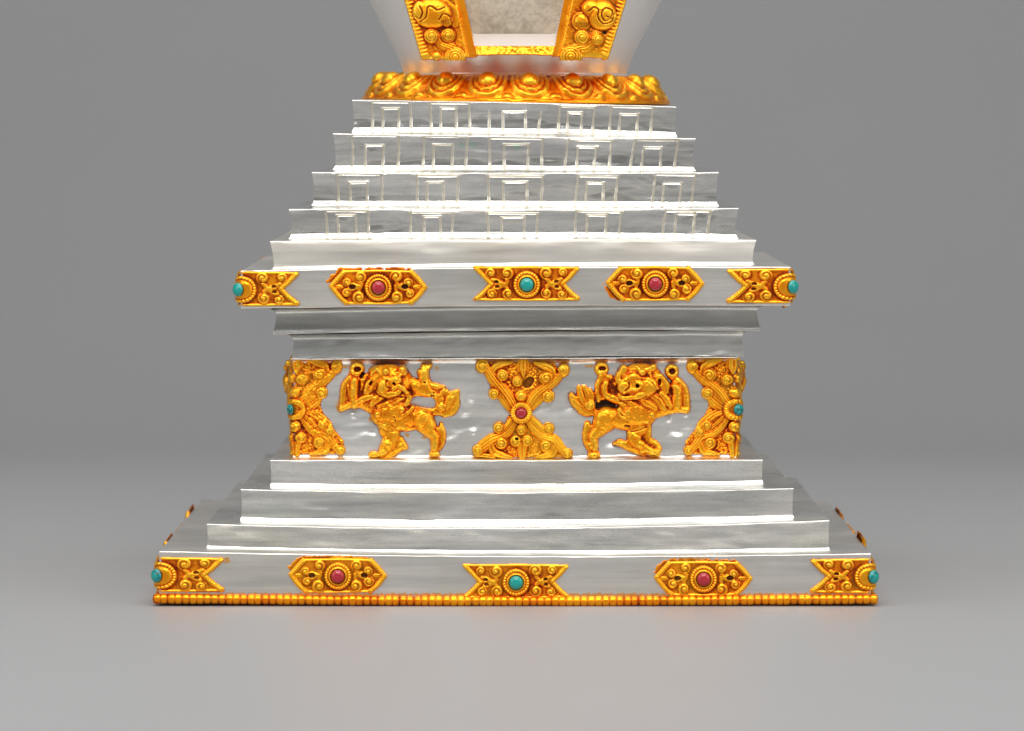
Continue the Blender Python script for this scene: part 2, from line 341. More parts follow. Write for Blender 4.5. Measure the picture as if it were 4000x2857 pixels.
def tier(name, mat, xl, xr, top, bot, kind='up', gates=None, wall_in=(0, 0), foot=26, conc=4, seed=1, res=6.0, foot_d=60, cap=110, label=None, wobamp=1.0, dents=(), spots=()):
    """kind 'up': lip at the top, fillet foot flaring out below.  'down': fillet above, lip at the bottom.  'plate': flat band.  'body': fillets both ends"""
    cx = (xl+xr)/2; p = (xr-xl)/2; h = front_h(p); dep = DC-h; S = sc(dep)
    ft = interp(top); fb = interp(bot); TIERS[name] = (cx, h, dep)
    vres = 2.5 if gates else 4.0
    ymean_t = float(np.mean([a[1] for a in top])); ymean_b = float(np.mean([a[1] for a in bot])); nw = max(8, int((ymean_b-ymean_t)/vres))
    rows = []   # (outset, wall fraction, extra px above(+) the reference edge, is_wall)
    w0, w1 = wall_in
    def wall_rows():
        r = []
        for i in range(nw+1):
            t = i/nw; r.append((w0+(w1-w0)*t - conc*4*t*(1-t), t, 0.0, 1))
        return r
    fil = [(0, 1.0), (1.5, .89), (3.0, .78), (5.0, .66), (7.2, .54), (10, .42), (14, .31), (20, .21), (30, .12), (44, .05), (foot_d, -.04)]
    if kind in ('up', 'plate'):
        rows += [(-cap, 0, 1.5, 0), (-cap*.5, 0, 1.4, 0), (-14, 0, .9, 0), (-6, 0, .5, 0), (-2.2, 0, -.2, 0), (-.4, 0, -1.8, 0), (.2, 0, -3.6, 0)]
        wr = wall_rows(); rows += [(w[0]+(-.4 if i else -.2), w[1], (-5.0 if i == 0 else -4*(1-w[1])), 1) for i, w in enumerate(wr)]
        if kind == 'up': rows += [(w1+d, 1, -foot*(1-z), 0) for d, z in fil[1:]]
        else: rows += [(w1-1.5, 1, -2, 0), (w1-6, 1, -4, 0), (w1-cap, 1, -5, 0)]
    elif kind == 'down':
        rows += [(w0+d, 0, foot*(1-z), 0) for d, z in fil[::-1][:-1]]
        rows += wall_rows()
        rows += [(w1+.3, 1, -1.6, 0), (w1-.6, 1, -3.4, 0), (w1-3, 1, -4.6, 0), (w1-9, 1, -5.4, 0), (w1-cap, 1, -7, 0)]
    else:
        rows += [(w0+d, 0, foot*(1-z), 0) for d, z in fil[::-1][:-1]]
        rows += wall_rows()
        rows += [(w1+d*.8, 1, -foot*.7*(1-z), 0) for d, z in fil[1:]]
    O = np.array([r[0] for r in rows], float)*S; TF = np.array([r[1] for r in rows], float)
    EX = np.array([r[2] for r in rows], float); IW = np.array([r[3] for r in rows], float)
    n = int(2*p/res); U = np.linspace(-1, 1, n+1)
    wn = wob(seed, 9, 1/500., 1/70.); wl = wob(seed+50, 9, 1/700., 1/90.)
    V = []; Cc = []; F = []; off = 0
    for side in range(4):
        PXn = cx + U*p
        if side == 0: yt = ft(PXn); yb = fb(PXn)
        elif side == 1: yt = np.full(n+1, float(ft(cx+p))); yb = np.full(n+1, float(fb(cx+p)))
        elif side == 3: yt = np.full(n+1, float(ft(cx-p))); yb = np.full(n+1, float(fb(cx-p)))
        else: yt = float(ft(cx+p))+(float(ft(cx-p))-float(ft(cx+p)))*(U*.5+.5); yb = float(fb(cx+p))+(float(fb(cx-p))-float(fb(cx+p)))*(U*.5+.5)
        fade = 1-np.abs(U)**14
        yt = yt + fade*wl(PXn+side*1000)*2.3*wobamp; yb = yb + fade*wl(PXn+side*1000+333)*2.3*wobamp
        UU, _ = np.meshgrid(U, TF); YT = yt[None, :]; YB = yb[None, :]
        PY = YT + (YB-YT)*TF[:, None] - EX[:, None]
        XX = np.broadcast_to(PXn[None, :], PY.shape)
        OUT = O[:, None] + wn(XX+side*777, PY*2.2)*1.8*wobamp*fade[None, :]*(0.3+0.7*IW[:, None])
        tone = np.zeros(PY.shape)
        if gates and side != 2:
            g, dent = gates.field(XX, PY)
            act = np.maximum(IW, (np.arange(len(rows)) > 8)*np.clip((w1+5)*S-O, 0, 1))[:, None]*1.0
            OUT = OUT - (g*2.7*act + dent*2.6*IW[:, None]); tone = g*act
        T0 = np.zeros(PY.shape); T1 = np.zeros(PY.shape)
        if side == 0:
            for (dx, dy, rx, ry, dd) in dents: OUT = OUT - dd*np.exp(-((XX-dx)/rx)**2-((PY-dy)/ry)**2)*IW[:, None]
            for (dx, dy, rx, ry, ch) in spots:
                q = 1.15-((XX-dx)/rx)**2-((PY-dy)/ry)**2 + .7*np.sin(XX*.21+PY*.13)*np.sin(PY*.31-XX*.07)
                (T0 if ch == 0 else T1)[...] = np.maximum(T0 if ch == 0 else T1, np.clip(q*1.6, 0, 1))
        o = h + OUT; exc = np.clip(OUT, 0, 999)*(1-IW[:, None]); os_ = o - .8*exc      # the side faces flare less than the front
        if side == 0: x = UU*os_; y = -o
        elif side == 1: x = os_; y = UU*o
        elif side == 2: x = -UU*os_; y = o
        else: x = -os_; y = -UU*o
        Z = ZC + (YH-PY)*S*K
        V.append(np.stack([(cx-2000)*S*K + x*K, DC*K + y*K, Z], -1).reshape(-1, 3))
        Cc.append(np.stack([T0, T1, tone], -1).reshape(-1, 3))
        F.append(grid_faces(len(rows), n+1)+off); off += len(rows)*(n+1)
    # close top and bottom
    V = np.concatenate(V); F = np.concatenate(F)
    me = raw_mesh(name, V, F, np.concatenate(Cc))
    return part(name, me, mat, label=label)
def A(x): return 1050+x/2.274
def Ay(y): return 350+y/2.274
def B(x): return 1950+x/2.274
def gate_set(gs, ybot):
    segs = []; rng = random.Random(4)
    for (olt, olb, ort, orb, ot, ilt, ilb, irt, irb, it) in gs:
        yo = Ay(ot); yi = Ay(it); yb = Ay(ybot)
        segs += [(olt, yo-2, olb, yb), (ort, yo+3, orb, yb), (ilt, yi-1, ilb, yb), (irt, yi-2, irb, yb)]
        segs += [(ilt-2, yi, irt+2, yi+rng.uniform(-2, 2))]
        if ot != 200: segs += [(olt-3, yo+2, ort+3, yo+4+rng.uniform(-1, 2))]
    return Gates(segs)
G1 = gate_set([(A(905), A(900), A(1245), A(1250), 106, A(997), A(995), A(1145), A(1132), 172), (A(1425), A(1432), A(1778), A(1778), 116, A(1520), A(1515), A(1658), A(1655), 167),
    (A(1955), A(1955), B(375), B(347), 200, A(2078), A(2080), B(237), B(235), 201), (B(545), B(530), B(855), B(838), 148, B(620), B(612), B(742), B(737), 208), (B(1005), B(990), B(1380), B(1365), 148, B(1088), B(1078), B(1250), B(1238), 222)], 385)
G2 = gate_set([(A(730), A(715), A(1150), A(1125), 402, A(840), A(830), A(1005), A(988), 497), (A(1375), A(1350), A(1762), A(1738), 412, A(1455), A(1445), A(1625), A(1617), 493),
    (A(1958), A(1960), B(388), B(380), 428, A(2088), A(2090), B(262), B(255), 490), (B(622), B(588), B(1015), B(990), 445, B(708), B(695), B(880), B(848), 515), (B(1222), B(1182), B(1607), B(1585), 445, B(1305), B(1280), B(1460), B(1455), 518)], 705)
G3 = gate_set([(A(597), A(595), A(992), A(985), 748, A(702), A(703), A(862), A(850), 830), (A(1308), A(1303), A(1682), A(1665), 762, A(1398), A(1393), A(1540), A(1545), 825),
    (A(1945), A(1952), B(388), B(375), 766, A(2082), A(2085), B(250), B(248), 825), (B(708), B(683), B(1065), B(1042), 765, B(788), B(778), B(940), B(933), 832), (B(1403), B(1378), B(1755), B(1735), 750, B(1482), B(1472), B(1640), B(1618), 832)], 1015)
G4 = gate_set([(A(492), A(492), A(870), A(860), 1075, A(590), A(596), A(750), A(757), 1120), (A(1252), A(1242), A(1635), A(1612), 1088, A(1368), A(1365), A(1515), A(1515), 1130),
    (A(1935), A(1950), B(342), B(338), 1095, A(2063), A(2068), B(225), B(222), 1137), (B(690), B(683), B(1097), B(1080), 1080, B(790), B(787), B(965), B(958), 1118), (B(1492), B(1473), B(1895), B(1880), 1075, B(1590), B(1583), B(1755), B(1750), 1105)], 1292)
step_label = 'silver step engraved with nested rectangular doorways'
tier('engraved_step', M_SILVER_ENG, 1376, 2643, [(1376, 391), (2000, 400), (2643, 417)], [(1382, 502), (2000, 504), (2640, 519)], gates=G1, res=3, wall_in=(0, -5), conc=3, seed=11, cap=640, label=step_label+', topmost under the lotus')
tier('engraved_step', M_SILVER_ENG, 1301, 2717, [(1301, 521), (2000, 533), (2717, 541)], [(1309, 649), (2000, 650), (2715, 654)], gates=G2, res=3, wall_in=(0, -8), conc=4, seed=12, foot=24, spots=[(1800, 570, 14, 12, 1), (1846, 566, 18, 14, 1), (2020, 575, 16, 10, 1)], label=step_label+', second from the top')
tier('engraved_step', M_SILVER_ENG, 1218, 2807, [(1218, 673), (2000, 676), (2807, 673)], [(1221, 787), (2000, 787), (2800, 790)], gates=G3, res=3, wall_in=(0, -7), conc=3.5, seed=13, foot=27, label=step_label+', third from the top')
tier('engraved_step', M_SILVER_ENG, 1128, 2885, [(1128, 817), (2000, 817), (2885, 813)], [(1140, 916), (2000, 908), (2880, 917)], gates=G4, res=3, wall_in=(0, -10), conc=3.5, seed=14, foot=28, label=step_label+', fourth from the top')
tier('plain_step', M_SATIN, 1055, 2954, [(1055, 943), (2000, 937), (2954, 938)], [(1066, 1046), (2000, 1030), (2955, 1026)], wall_in=(0, -13), conc=3.5, seed=15, foot=15, wobamp=.7)
RING = tier('upper_band', M_SATIN, 940, 3088, [(940, 1058), (2000, 1046), (3088, 1043)], [(940, 1203), (2000, 1193), (3088, 1192)], kind='plate', conc=0, seed=16, cap=220, wobamp=1.3)
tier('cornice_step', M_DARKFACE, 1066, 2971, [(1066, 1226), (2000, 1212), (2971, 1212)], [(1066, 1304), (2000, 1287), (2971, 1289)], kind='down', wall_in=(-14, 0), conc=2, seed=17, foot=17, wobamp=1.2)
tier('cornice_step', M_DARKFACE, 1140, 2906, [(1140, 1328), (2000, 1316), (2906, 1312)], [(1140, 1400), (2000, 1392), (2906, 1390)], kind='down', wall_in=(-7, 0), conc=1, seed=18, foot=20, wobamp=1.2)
BODY = tier('lion_frieze', M_BODY, 1146, 2874, [(1146, 1424), (2000, 1422), (2874, 1418)], [(1146, 1780), (2000, 1782), (2874, 1780)], kind='body', wall_in=(0, 0), conc=3, seed=19, foot=24, foot_d=26, wobamp=2.0, res=4,
    dents=[(1810, 1600, 34, 30, 7), (1840, 1555, 16, 14, -6), (1770, 1665, 40, 26, 6), (1850, 1690, 12, 10, -4), (1420, 1650, 45, 40, 8), (1380, 1625, 14, 12, -5), (1455, 1690, 16, 12, 5), (2230, 1560, 22, 40, 6), (2640, 1660, 50, 36, 8), (2615, 1640, 12, 12, -6), (2680, 1620, 14, 10, -5), (2655, 1690, 16, 12, 5), (1900, 1500, 20, 40, -4), (2180, 1640, 26, 50, 5), (2150, 1720, 30, 30, -4), (1640, 1730, 40, 24, 4), (2390, 1720, 40, 24, 4)],
    spots=[(2305, 1430, 24, 5, 0), (1352, 1432, 16, 6, 0), (1320, 1590, 10, 26, 0), (1655, 1710, 10, 8, 0), (1590, 1700, 10, 10, 0), (1705, 1440, 8, 8, 0), (1440, 1640, 6, 9, 0), (2690, 1555, 8, 30, 0)])
tier('lower_step', M_SILVER, 1056, 2980, [(1056, 1797), (2000, 1798), (2980, 1796)], [(1056, 1890), (2000, 1892), (2976, 1878)], wall_in=(0, -2), conc=1.5, seed=20, foot=25, cap=260)
tier('lower_step', M_SILVER, 940, 3100, [(940, 1911), (2000, 1923), (3100, 1908)], [(938, 2020), (2000, 2031), (3100, 2013)], wall_in=(0, -3), conc=2, seed=21, foot=27, cap=260)
tier('lower_step', M_SILVER, 808, 3240, [(808, 2047), (2000, 2063), (3240, 2033)], [(808, 2134), (2000, 2152), (3240, 2141)], wall_in=(0, -1), conc=2, seed=22, foot=22, cap=260)
BASE = tier('base_band', M_SATIN, 622, 3402, [(622, 2154), (2000, 2173), (3402, 2163)], [(622, 2322), (2000, 2340), (3402, 2330)], kind='plate', spots=[(x, 2326, 90, 9, 0) for x in range(640, 3400, 130)] + [(1320, 2180, 110, 9, 0), (2700, 2186, 80, 8, 0), (885, 2190, 12, 14, 0), (1900, 2300, 30, 12, 0)], conc=0, res=5, seed=23, cap=330, wobamp=1.5)
# ------------------------------------------------------------------ beaded rim at the very bottom
def beaded_rim():
    cx = 2013.; h = front_h(1398.)
    ns = 100*12; na = 14; V = []; Cc = []; F = []; off = 0
    for side in range(4):
        U = np.linspace(-1, 1, ns+1); th = np.linspace(-PI*.62, PI*.62, na)
        jit = np.interp(U*50, np.arange(-50, 51), RNG.uniform(.9, 1.08, 101))
        ph = (U*50) % 1.0; r = (.74+.26*np.sqrt(np.clip(1-(2*np.abs(ph-.5))**3.0, 0, 1)))*jit
        if side == 0: zc = np.interp(U, [-1, -.3, .2, 1], [2339, 2348, 2350, 2341])
        else: zc = np.full(ns+1, 2340.)
        zoff = (2368-zc)
        R, TH = np.meshgrid(r, th)
        o = h + R*17*np.cos(TH)+2; z = zoff[None, :] + R*19.5*np.sin(TH)
        a = U[None, :]*(h+16)
        if side == 0: x = a+0*o; y = -o
        elif side == 1: x = o; y = a+0*o
        elif side == 2: x = -a+0*o; y = o
        else: x = -o; y = -a+0*o
        V.append(np.stack([(cx-2000)*K+x*K, DC*K+y*K, z*K], -1).reshape(-1, 3))
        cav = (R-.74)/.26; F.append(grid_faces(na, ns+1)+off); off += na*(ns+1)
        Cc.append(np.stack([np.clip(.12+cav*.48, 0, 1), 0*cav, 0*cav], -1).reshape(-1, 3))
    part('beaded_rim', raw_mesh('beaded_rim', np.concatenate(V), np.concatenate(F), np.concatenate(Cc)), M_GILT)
beaded_rim()
# ------------------------------------------------------------------ reliefs
def stone_mesh(name, r, hgt, ex=1.0):
    V = []; n, m_ = 28, 12
    for j in range(m_+1):
        t = j/m_*PI/2
        for i in range(n):
            a = 2*PI*i/n; V.append((r*math.cos(a)*math.cos(t)**.85, -hgt*math.sin(t), r*ex*math.sin(a)*math.cos(t)**.85))
    F = []
    for j in range(m_):
        for i in range(n): F.append((j*n+i, j*n+(i+1) % n, (j+1)*n+(i+1) % n, (j+1)*n+i))
    me = raw_mesh(name, np.array(V)*K, np.array(F)); return me
def bezel_mesh(r, w, hgt):
    V = []; F = []; n, m_ = 32, 8
    for i in range(n):
        a = 2*PI*i/n
        for j in range(m_):
            t = 2*PI*j/m_; rr = r+w*math.cos(t); V.append((rr*math.cos(a), -hgt*.5-hgt*.5*math.sin(t), rr*math.sin(a)))
    for i in range(n):
        for j in range(m_): F.append((i*m_+j, ((i+1) % n)*m_+j, ((i+1) % n)*m_+(j+1) % m_, i*m_+(j+1) % m_))
    return raw_mesh('bezel', np.array(V)*K, np.array(F))
STONE_T = {}
def scroll_pair(R, jx, jy, sp, h=9, seed=0):
    rg = random.Random(seed*31+jx)
    for (cx, cy, r, d, ph) in sp:
        cx += rg.uniform(-14, 14); cy += rg.uniform(-9, 9); r *= rg.uniform(.92, 1.10); ph += rg.uniform(-1, 1)
        bx = cx + (jx-cx)*.45 + (18 if cy < jy else -10); by = cy + (jy-cy)*.75
        R.tube([(jx, jy), (bx, by), (cx+(jx-cx)*.12, cy+(jy-cy)*.55)], 50, 42, h=h, base=6, grooves=3, gd=1.5)
        R.spiral(cx, cy, r*1.12, h=h+3, base=6, turns=1.35, d=d, ph=ph, gd=5.5)
        R.ball(cx, cy, r*.26, r*.26, 4, base=15)
def stone_mount(R, cx, cy, scal=26, corner=False):
    R.ball(cx, cy, 275, 262, 13, base=5, p=3)
    R.ring(cx, cy, 225, 34, 8, base=14, notch=scal, nd=4.5)
    R.ball(cx, cy, 190, 190, 13, base=15, p=2.2)
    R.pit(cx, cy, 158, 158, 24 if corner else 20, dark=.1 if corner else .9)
def swallowtail(seed=0, corner=False):
    k = 1/4.943; R = Relief(-225, -80, 225, 72, 2.2, 1070, 520, k)
    q = 5*(seed % 3)
    out = [(48, 160+q), (500, 172), (1500, 180), (2072, 188-q), (1960, 350), (1815, 500), (1950, 650), (2095, 806), (1400, 822), (500, 826), (15, 810), (180, 660), (312, 515), (200, 360)]
    R.plate(out, 7, 6)
    R.plate([(10, 810), (500, 780), (1500, 780), (2100, 800), (2000, 840), (60, 840)], 3, 5)
    R.tube([(60, 190), (350, 195), (700, 195), (1070, 190)], 24, h=5, base=6); R.tube([(1070, 190), (1500, 195), (2000, 205)], 24, h=5, base=6)
    R.tube([(100, 808), (600, 812), (1070, 815)], 22, h=5, base=6); R.tube([(1070, 815), (1500, 812), (2040, 800)], 22, h=5, base=6)
    for a in ([(90, 205), (250, 370), (385, 515)], [(385, 515), (260, 650), (110, 785)], [(2035, 215), (1900, 370), (1760, 500)], [(1760, 500), (1890, 650), (2050, 790)]):
        R.tube(a, 46, h=9, base=6, grooves=1, gd=3.0); R.tube(a, 15, h=5, base=12, beads=9, gd=4)
    scroll_pair(R, 650, 530, seed=seed, sp=[(690, 305, 108, 1, 0), (385, 300, 88, -1, 1), (700, 690, 100, -1, 2), (400, 705, 90, 1, 3)])
    scroll_pair(R, 1510, 515, seed=seed, sp=[(1450, 300, 110, -1, 1), (1765, 285, 92, 1, 2), (1455, 690, 105, 1, 0), (1740, 715, 90, -1, 4)])
    for (x, y) in ((500, 560), (1650, 560), (480, 470), (1640, 460)): R.pit(x, y, 48, 34, 3, dark=.55)
    stone_mount(R, 1070, 520, 26, corner)
    R.grain(.5, seed+3); return R
def hexagon(seed=0):
    k = 1/4.943; R = Relief(-212, -80, 212, 80, 2.2, 1090, 410, k)
    out = [(155, 380), (270, 220), (400, 80), (1000, 70), (1740, 84), (1890, 250), (2012, 405), (1880, 570), (1725, 724), (1000, 735), (470, 735), (290, 560)]
    R.plate(out, 7, 6)
    sm = [(100, 300), (240, 120), (420, 30), (800, 5+12*seed), (1200, 40), (1700, 60), (1500, 300), (600, 300)] if seed != 1 else [(80, 420), (300, 560), (420, 730), (300, 700), (130, 560)]
    R.plate(sm, 1.3, 3, rough=6, seed=seed+20, curve=True)
    R.tube([(400, 105), (1090, 92), (1740, 108)], 24, h=5, base=6); R.tube([(480, 712), (1090, 718), (1720, 702)], 22, h=5, base=6)
    for a in ([(185, 380), (300, 250), (425, 110)], [(185, 380), (320, 560), (470, 705)], [(1985, 405), (1870, 260), (1725, 110)], [(1985, 405), (1860, 570), (1715, 700)]):
        R.tube(a, 50, h=9, base=6, grooves=1, gd=3.0); R.tube(a, 15, h=5, base=12, beads=9, gd=4)
    R.tube([(300, 400), (380, 400)], 60, 40, h=6, base=6, grooves=3)
    R.tube([(1880, 400), (1790, 400)], 60, 40, h=6, base=6, grooves=3)
    scroll_pair(R, 745, 392, seed=seed, sp=[(740, 205, 108, 1, 0), (475, 320, 82, -1, 1), (720, 600, 120, -1, 2), (492, 510, 84, 1, 3)])
    scroll_pair(R, 1435, 385, seed=seed, sp=[(1440, 205, 112, -1, 1), (1665, 320, 88, 1, 2), (1440, 600, 115, 1, 0), (1690, 515, 86, -1, 4)])
    for (x, y) in ((590, 395), (1600, 390)): R.pit(x, y, 70, 52, 2.5, dark=.75)
    stone_mount(R, 1090, 410, 28)
    R.grain(.5, seed+13); return R
def xmotif(seed=0, worn=False, corner=False):
    k = 1/3.866; R = Relief(-200, -210, 210, 186, 2.3, 835, 865, k)
    R.plate([(330, 95), (1340, 105), (1440, 300), (1330, 430), (1240, 610), (1020, 800), (650, 820), (500, 680), (390, 590), (360, 440), (300, 300)], 8, 6)
    R.plate([(640, 900), (1020, 900), (1180, 1090), (1300, 1200), (1450, 1320), (1590, 1538), (100, 1540), (170, 1390), (400, 1230), (430, 1130), (580, 1060)], 8, 6)
    if corner:
        rs = [(1570, 95), (1520, 260), (1340, 480), (1250, 640), (1225, 820), (1290, 960), (1450, 1180), (1590, 1350), (1570, 1538)]
        R.plate(rs + [(1670-x, y) for x, y in rs[::-1]], 9, 6)
        for q in (1, -1):
            f = lambda L: [(835+q*(x-835), y) for x, y in L]
            R.tube(f([(1000, 850), (1130, 770), (1220, 660)]), 0, rm=[70, 85, 50], h=13, base=7, grooves=4, gd=2)
            R.tube(f([(990, 890), (1150, 960), (1300, 1090), (1400, 1250)]), 0, rm=[60, 90, 95, 60], h=13, base=7, grooves=4, gd=2)
            R.spiral(*f([(1350, 1200)])[0], 85, h=13, base=10, turns=2, gd=3)
    R.stipple(3.4, 9.5, seed+31)
    g = dict(grooves=5, gd=2.2)
    # upper arms
    R.tube([(720, 760), (620, 600), (500, 450), (400, 320), (330, 210), (290, 150)], 0, rm=[95, 100, 95, 95, 75, 60], h=17, base=6, **g)
    R.tube([(700, 820), (590, 700), (520, 600), (480, 540)], 0, rm=[70, 68, 62, 60], h=15, base=6, grooves=4, gd=2)
    R.tube([(950, 760), (1060, 600), (1180, 500), (1300, 410), (1400, 320), (1460, 250)], 0, rm=[90, 95, 92, 80, 70, 55], h=17, base=6, **g)
    R.tube([(980, 790), (1090, 690), (1170, 620)], 0, rm=[55, 58, 50], h=14, base=6, grooves=3, gd=2)
    R.tube([(370, 330), (420, 200), (520, 140), (690, 105)], 0, rm=[30, 62, 62, 25], h=14, base=8, grooves=2, gd=2)
    R.tube([(1045, 115), (1180, 160), (1290, 220), (1330, 330)], 0, rm=[30, 66, 72, 50], h=14, base=8, grooves=2, gd=2)
    R.tube([(865, 100), (865, 200), (870, 320)], 0, rm=[78, 92, 18], h=15, base=6, grooves=3, gd=3)
    for (x, y, r, d, ph) in ((250, 165, 106, 1, 0), (545, 300, 98, -1, 2), (430, 575, 92, -1, 0), (780, 393, 88, 1, 1), (1215, 340, 112, 1, 3), (1240, 612, 100, -1, 1)):
        R.spiral(x, y, r, h=15, base=10, turns=2.0, d=d, ph=ph, gd=3)
    R.ball(1475, 225, 92, 110, 17, base=8, rot=.3); R.spiral(1455, 215, 70, h=8, base=18, turns=2, gd=2)
    if corner: R.spiral(950, 405, 92, h=15, base=10, turns=2, d=-1, gd=3)
    else: R.pit(945, 405, 105, 72, 1.8, dark=.62, rot=-.8)
    # lower arms
    R.tube([(710, 960), (640, 1060), (560, 1130), (500, 1160)], 0, rm=[60, 62, 60, 45], h=15, base=6, grooves=4, gd=2)
    R.tube([(740, 1010), (660, 1130), (540, 1220), (400, 1280), (270, 1370), (180, 1450)], 0, rm=[60, 72, 80, 105, 100, 75], h=16, base=6, **g)
    R.tube([(970, 950), (1060, 1030), (1150, 1110), (1220, 1160)], 0, rm=[60, 62, 55, 45], h=15, base=6, grooves=4, gd=2)
    R.tube([(950, 1010), (1050, 1140), (1170, 1230), (1320, 1280), (1420, 1390), (1510, 1480)], 0, rm=[60, 72, 80, 95, 80, 70], h=16, base=6, **g)
    R.tube([(370, 1330), (420, 1450), (540, 1500), (690, 1540)], 0, rm=[50, 75, 62, 25], h=14, base=8, grooves=2, gd=2)
    R.tube([(1360, 1380), (1300, 1480), (1200, 1510), (1070, 1535)], 0, rm=[50, 72, 55, 25], h=14, base=8, grooves=2, gd=2)
    R.tube([(170, 1500), (300, 1510), (420, 1525)], 40, h=12, base=6, grooves=2)
    for (x, y, r, d, ph) in ((500, 1092, 92, -1, 0), (535, 1318, 104, 1, 2), (185, 1430, 92, 1, 0), (1248, 1100, 92, 1, 3), (1210, 1362, 108, -1, 1), (1535, 1478, 82, 1, 1)):
        R.spiral(x, y, r, h=15, base=10, turns=2.0, d=d, ph=ph, gd=3)
    R.tube([(850, 1340), (850, 1450), (850, 1540)], 0, rm=[105, 80, 62], h=14, base=6, grooves=2, gd=3)
    R.spiral(755, 1295, 92, h=14, base=9, turns=1.8, d=1, gd=3); R.spiral(925, 1290, 92, h=14, base=9, turns=1.8, d=-1, ph=PI, gd=3)
    R.pit(765, 1258, 28, 20, 4, dark=.9)
    # hub
    R.ball(828, 615, 92, 98, 22, base=6); R.carve([(760, 620), (800, 550), (870, 550), (900, 630)], 10, 4)
    R.spiral(840, 1120, 82, h=18, base=8, turns=2, d=1, gd=3, ry=105)
    R.ball(835, 865, 158, 160, 24, base=8, p=4); R.ring(835, 865, 125, 38, 7, base=26, notch=24, nd=5)
    R.pit(835, 865, 92, 92, 27 if corner else 23, dark=.15 if corner else .75)
    if worn: R.H = np.where(R.H > .3, np.maximum(blur(np.maximum(R.H, 0), 2)*.85, .5), R.H)
    R.grain(1.6 if worn else .6, seed+3, 1.6); return R
def lion_right():
    k = 1/3.9615; R = Relief(-10, 5, 512, 402, 2.3, 0, 0, k); g = dict(gd=2.2)
    R.plate([(105, 590), (120, 530), (160, 540), (205, 580), (230, 430), (260, 425), (380, 440), (470, 500), (490, 640), (485, 720), (510, 780), (620, 775), (760, 768), (825, 750), (850, 710), (820, 660), (740, 625), (620, 655), (505, 650), (508, 450), (520, 330), (540, 270), (470, 200), (490, 110), (600, 95), (700, 120), (700, 200), (660, 245), (760, 290), (820, 290), (830, 180), (880, 110), (950, 108), (1000, 120), (1100, 75), (1300, 70), (1420, 110), (1490, 230), (1580, 330), (1630, 400), (1700, 320), (1640, 270), (1575, 230), (1580, 150), (1680, 120), (1780, 170), (1770, 260), (1760, 310), (1830, 330), (1910, 450), (1950, 560), (1955, 700), (1975, 760), (1910, 850), (1800, 820), (1680, 825), (1580, 880), (1450, 930), (1360, 980), (1335, 1070), (1350, 1240), (1480, 1330), (1530, 1400), (1490, 1510), (1380, 1530), (1300, 1500), (1150, 1470), (980, 1410), (880, 1360), (760, 1340), (870, 1265), (970, 1265), (1000, 1130), (820, 1090), (700, 1130), (560, 1190), (530, 1260), (545, 1400), (575, 1500), (560, 1545), (380, 1545), (370, 1400), (310, 1250), (300, 1170), (320, 1020), (370, 1000), (440, 1020), (470, 900), (380, 880), (250, 840), (190, 760), (130, 680)], 17, 9)
    R.plate([(850, 700), (830, 350), (900, 200), (1100, 90), (1400, 110), (1560, 360), (1640, 560), (1650, 720), (1500, 850), (1300, 960), (1000, 900)], 27, 16)
    # tail
    R.tube([(470, 830), (380, 850), (280, 800)], 0, rm=[55, 62, 70], h=16, base=3, grooves=3, **g)
    R.tube([(300, 780), (190, 690), (130, 590), (125, 540)], 0, rm=[80, 75, 50, 18], h=17, base=4, grooves=4, **g)
    R.tube([(330, 700), (280, 580), (250, 480), (240, 430)], 0, rm=[70, 66, 52, 22], h=18, base=6, grooves=3, **g)
    R.tube([(390, 690), (370, 560), (330, 460), (300, 425)], 0, rm=[70, 66, 50, 22], h=18, base=6, grooves=3, **g)
    R.tube([(440, 680), (440, 560), (410, 480)], 0, rm=[50, 52, 28], h=17, base=6, grooves=3, **g)
    R.spiral(405, 725, 100, h=18, base=10, turns=2.3, d=-1, ph=2, gd=3.2)
    # torso and legs
    R.tube([(640, 900), (850, 930), (1080, 940), (1230, 880)], 0, rm=[150, 165, 200, 200], h=26, base=4)
    R.ball(655, 920, 190, 175, 36, base=3, rot=-.5); R.ball(600, 1000, 140, 170, 32, base=3, rot=.5)
    R.tube([(700, 1000), (560, 1110), (470, 1200), (470, 1300), (480, 1400)], 0, rm=[130, 110, 88, 80, 62], h=27, base=3)
    R.tube([(375, 1010), (345, 1140), (345, 1270), (400, 1390), (490, 1430)], 0, rm=[50, 48, 45, 48, 45], h=15, base=3, grooves=3, **g)
    R.tube([(400, 1330), (460, 1395), (520, 1360)], 38, 30, h=12, base=16, grooves=3, **g)
    R.ball(475, 1500, 105, 62, 25, base=3, p=3); R.carve([(400, 1470), (430, 1520)], 10, 4, .3); R.carve([(480, 1475), (480, 1540)], 9, 5, .3); R.carve([(520, 1480), (540, 1540)], 9, 4, .3)
    R.tube([(770, 1325), (880, 1310), (1000, 1360), (1180, 1440), (1270, 1470)], 0, rm=[14, 62, 72, 62, 50], h=13, base=3, grooves=4, **g)
    R.tube([(1310, 1000), (1300, 1150), (1300, 1260), (1420, 1340), (1470, 1400)], 0, rm=[62, 70, 75, 75, 60], h=16, base=3)
    R.tube([(1170, 1080), (1090, 1180), (1130, 1290), (1250, 1380), (1360, 1430)], 0, rm=[150, 115, 110, 90, 80], h=27, base=3)
    R.ball(1185, 1330, 85, 75, 14, base=20); R.tube([(1100, 1190), (1180, 1230), (1130, 1290)], 30, 22, h=8, base=24)
    R.tube([(1210, 1440), (1290, 1420), (1290, 1350)], 36, 28, h=10, base=18, grooves=3, **g)
    R.ball(1400, 1450, 115, 78, 26, base=3, p=3); R.ball(1440, 1490, 60, 42, 30, base=3); R.ball(1370, 1420, 45, 40, 12, base=22)
    R.carve([(1370, 1500), (1430, 1500), (1470, 1480)], 12, 10, .7)
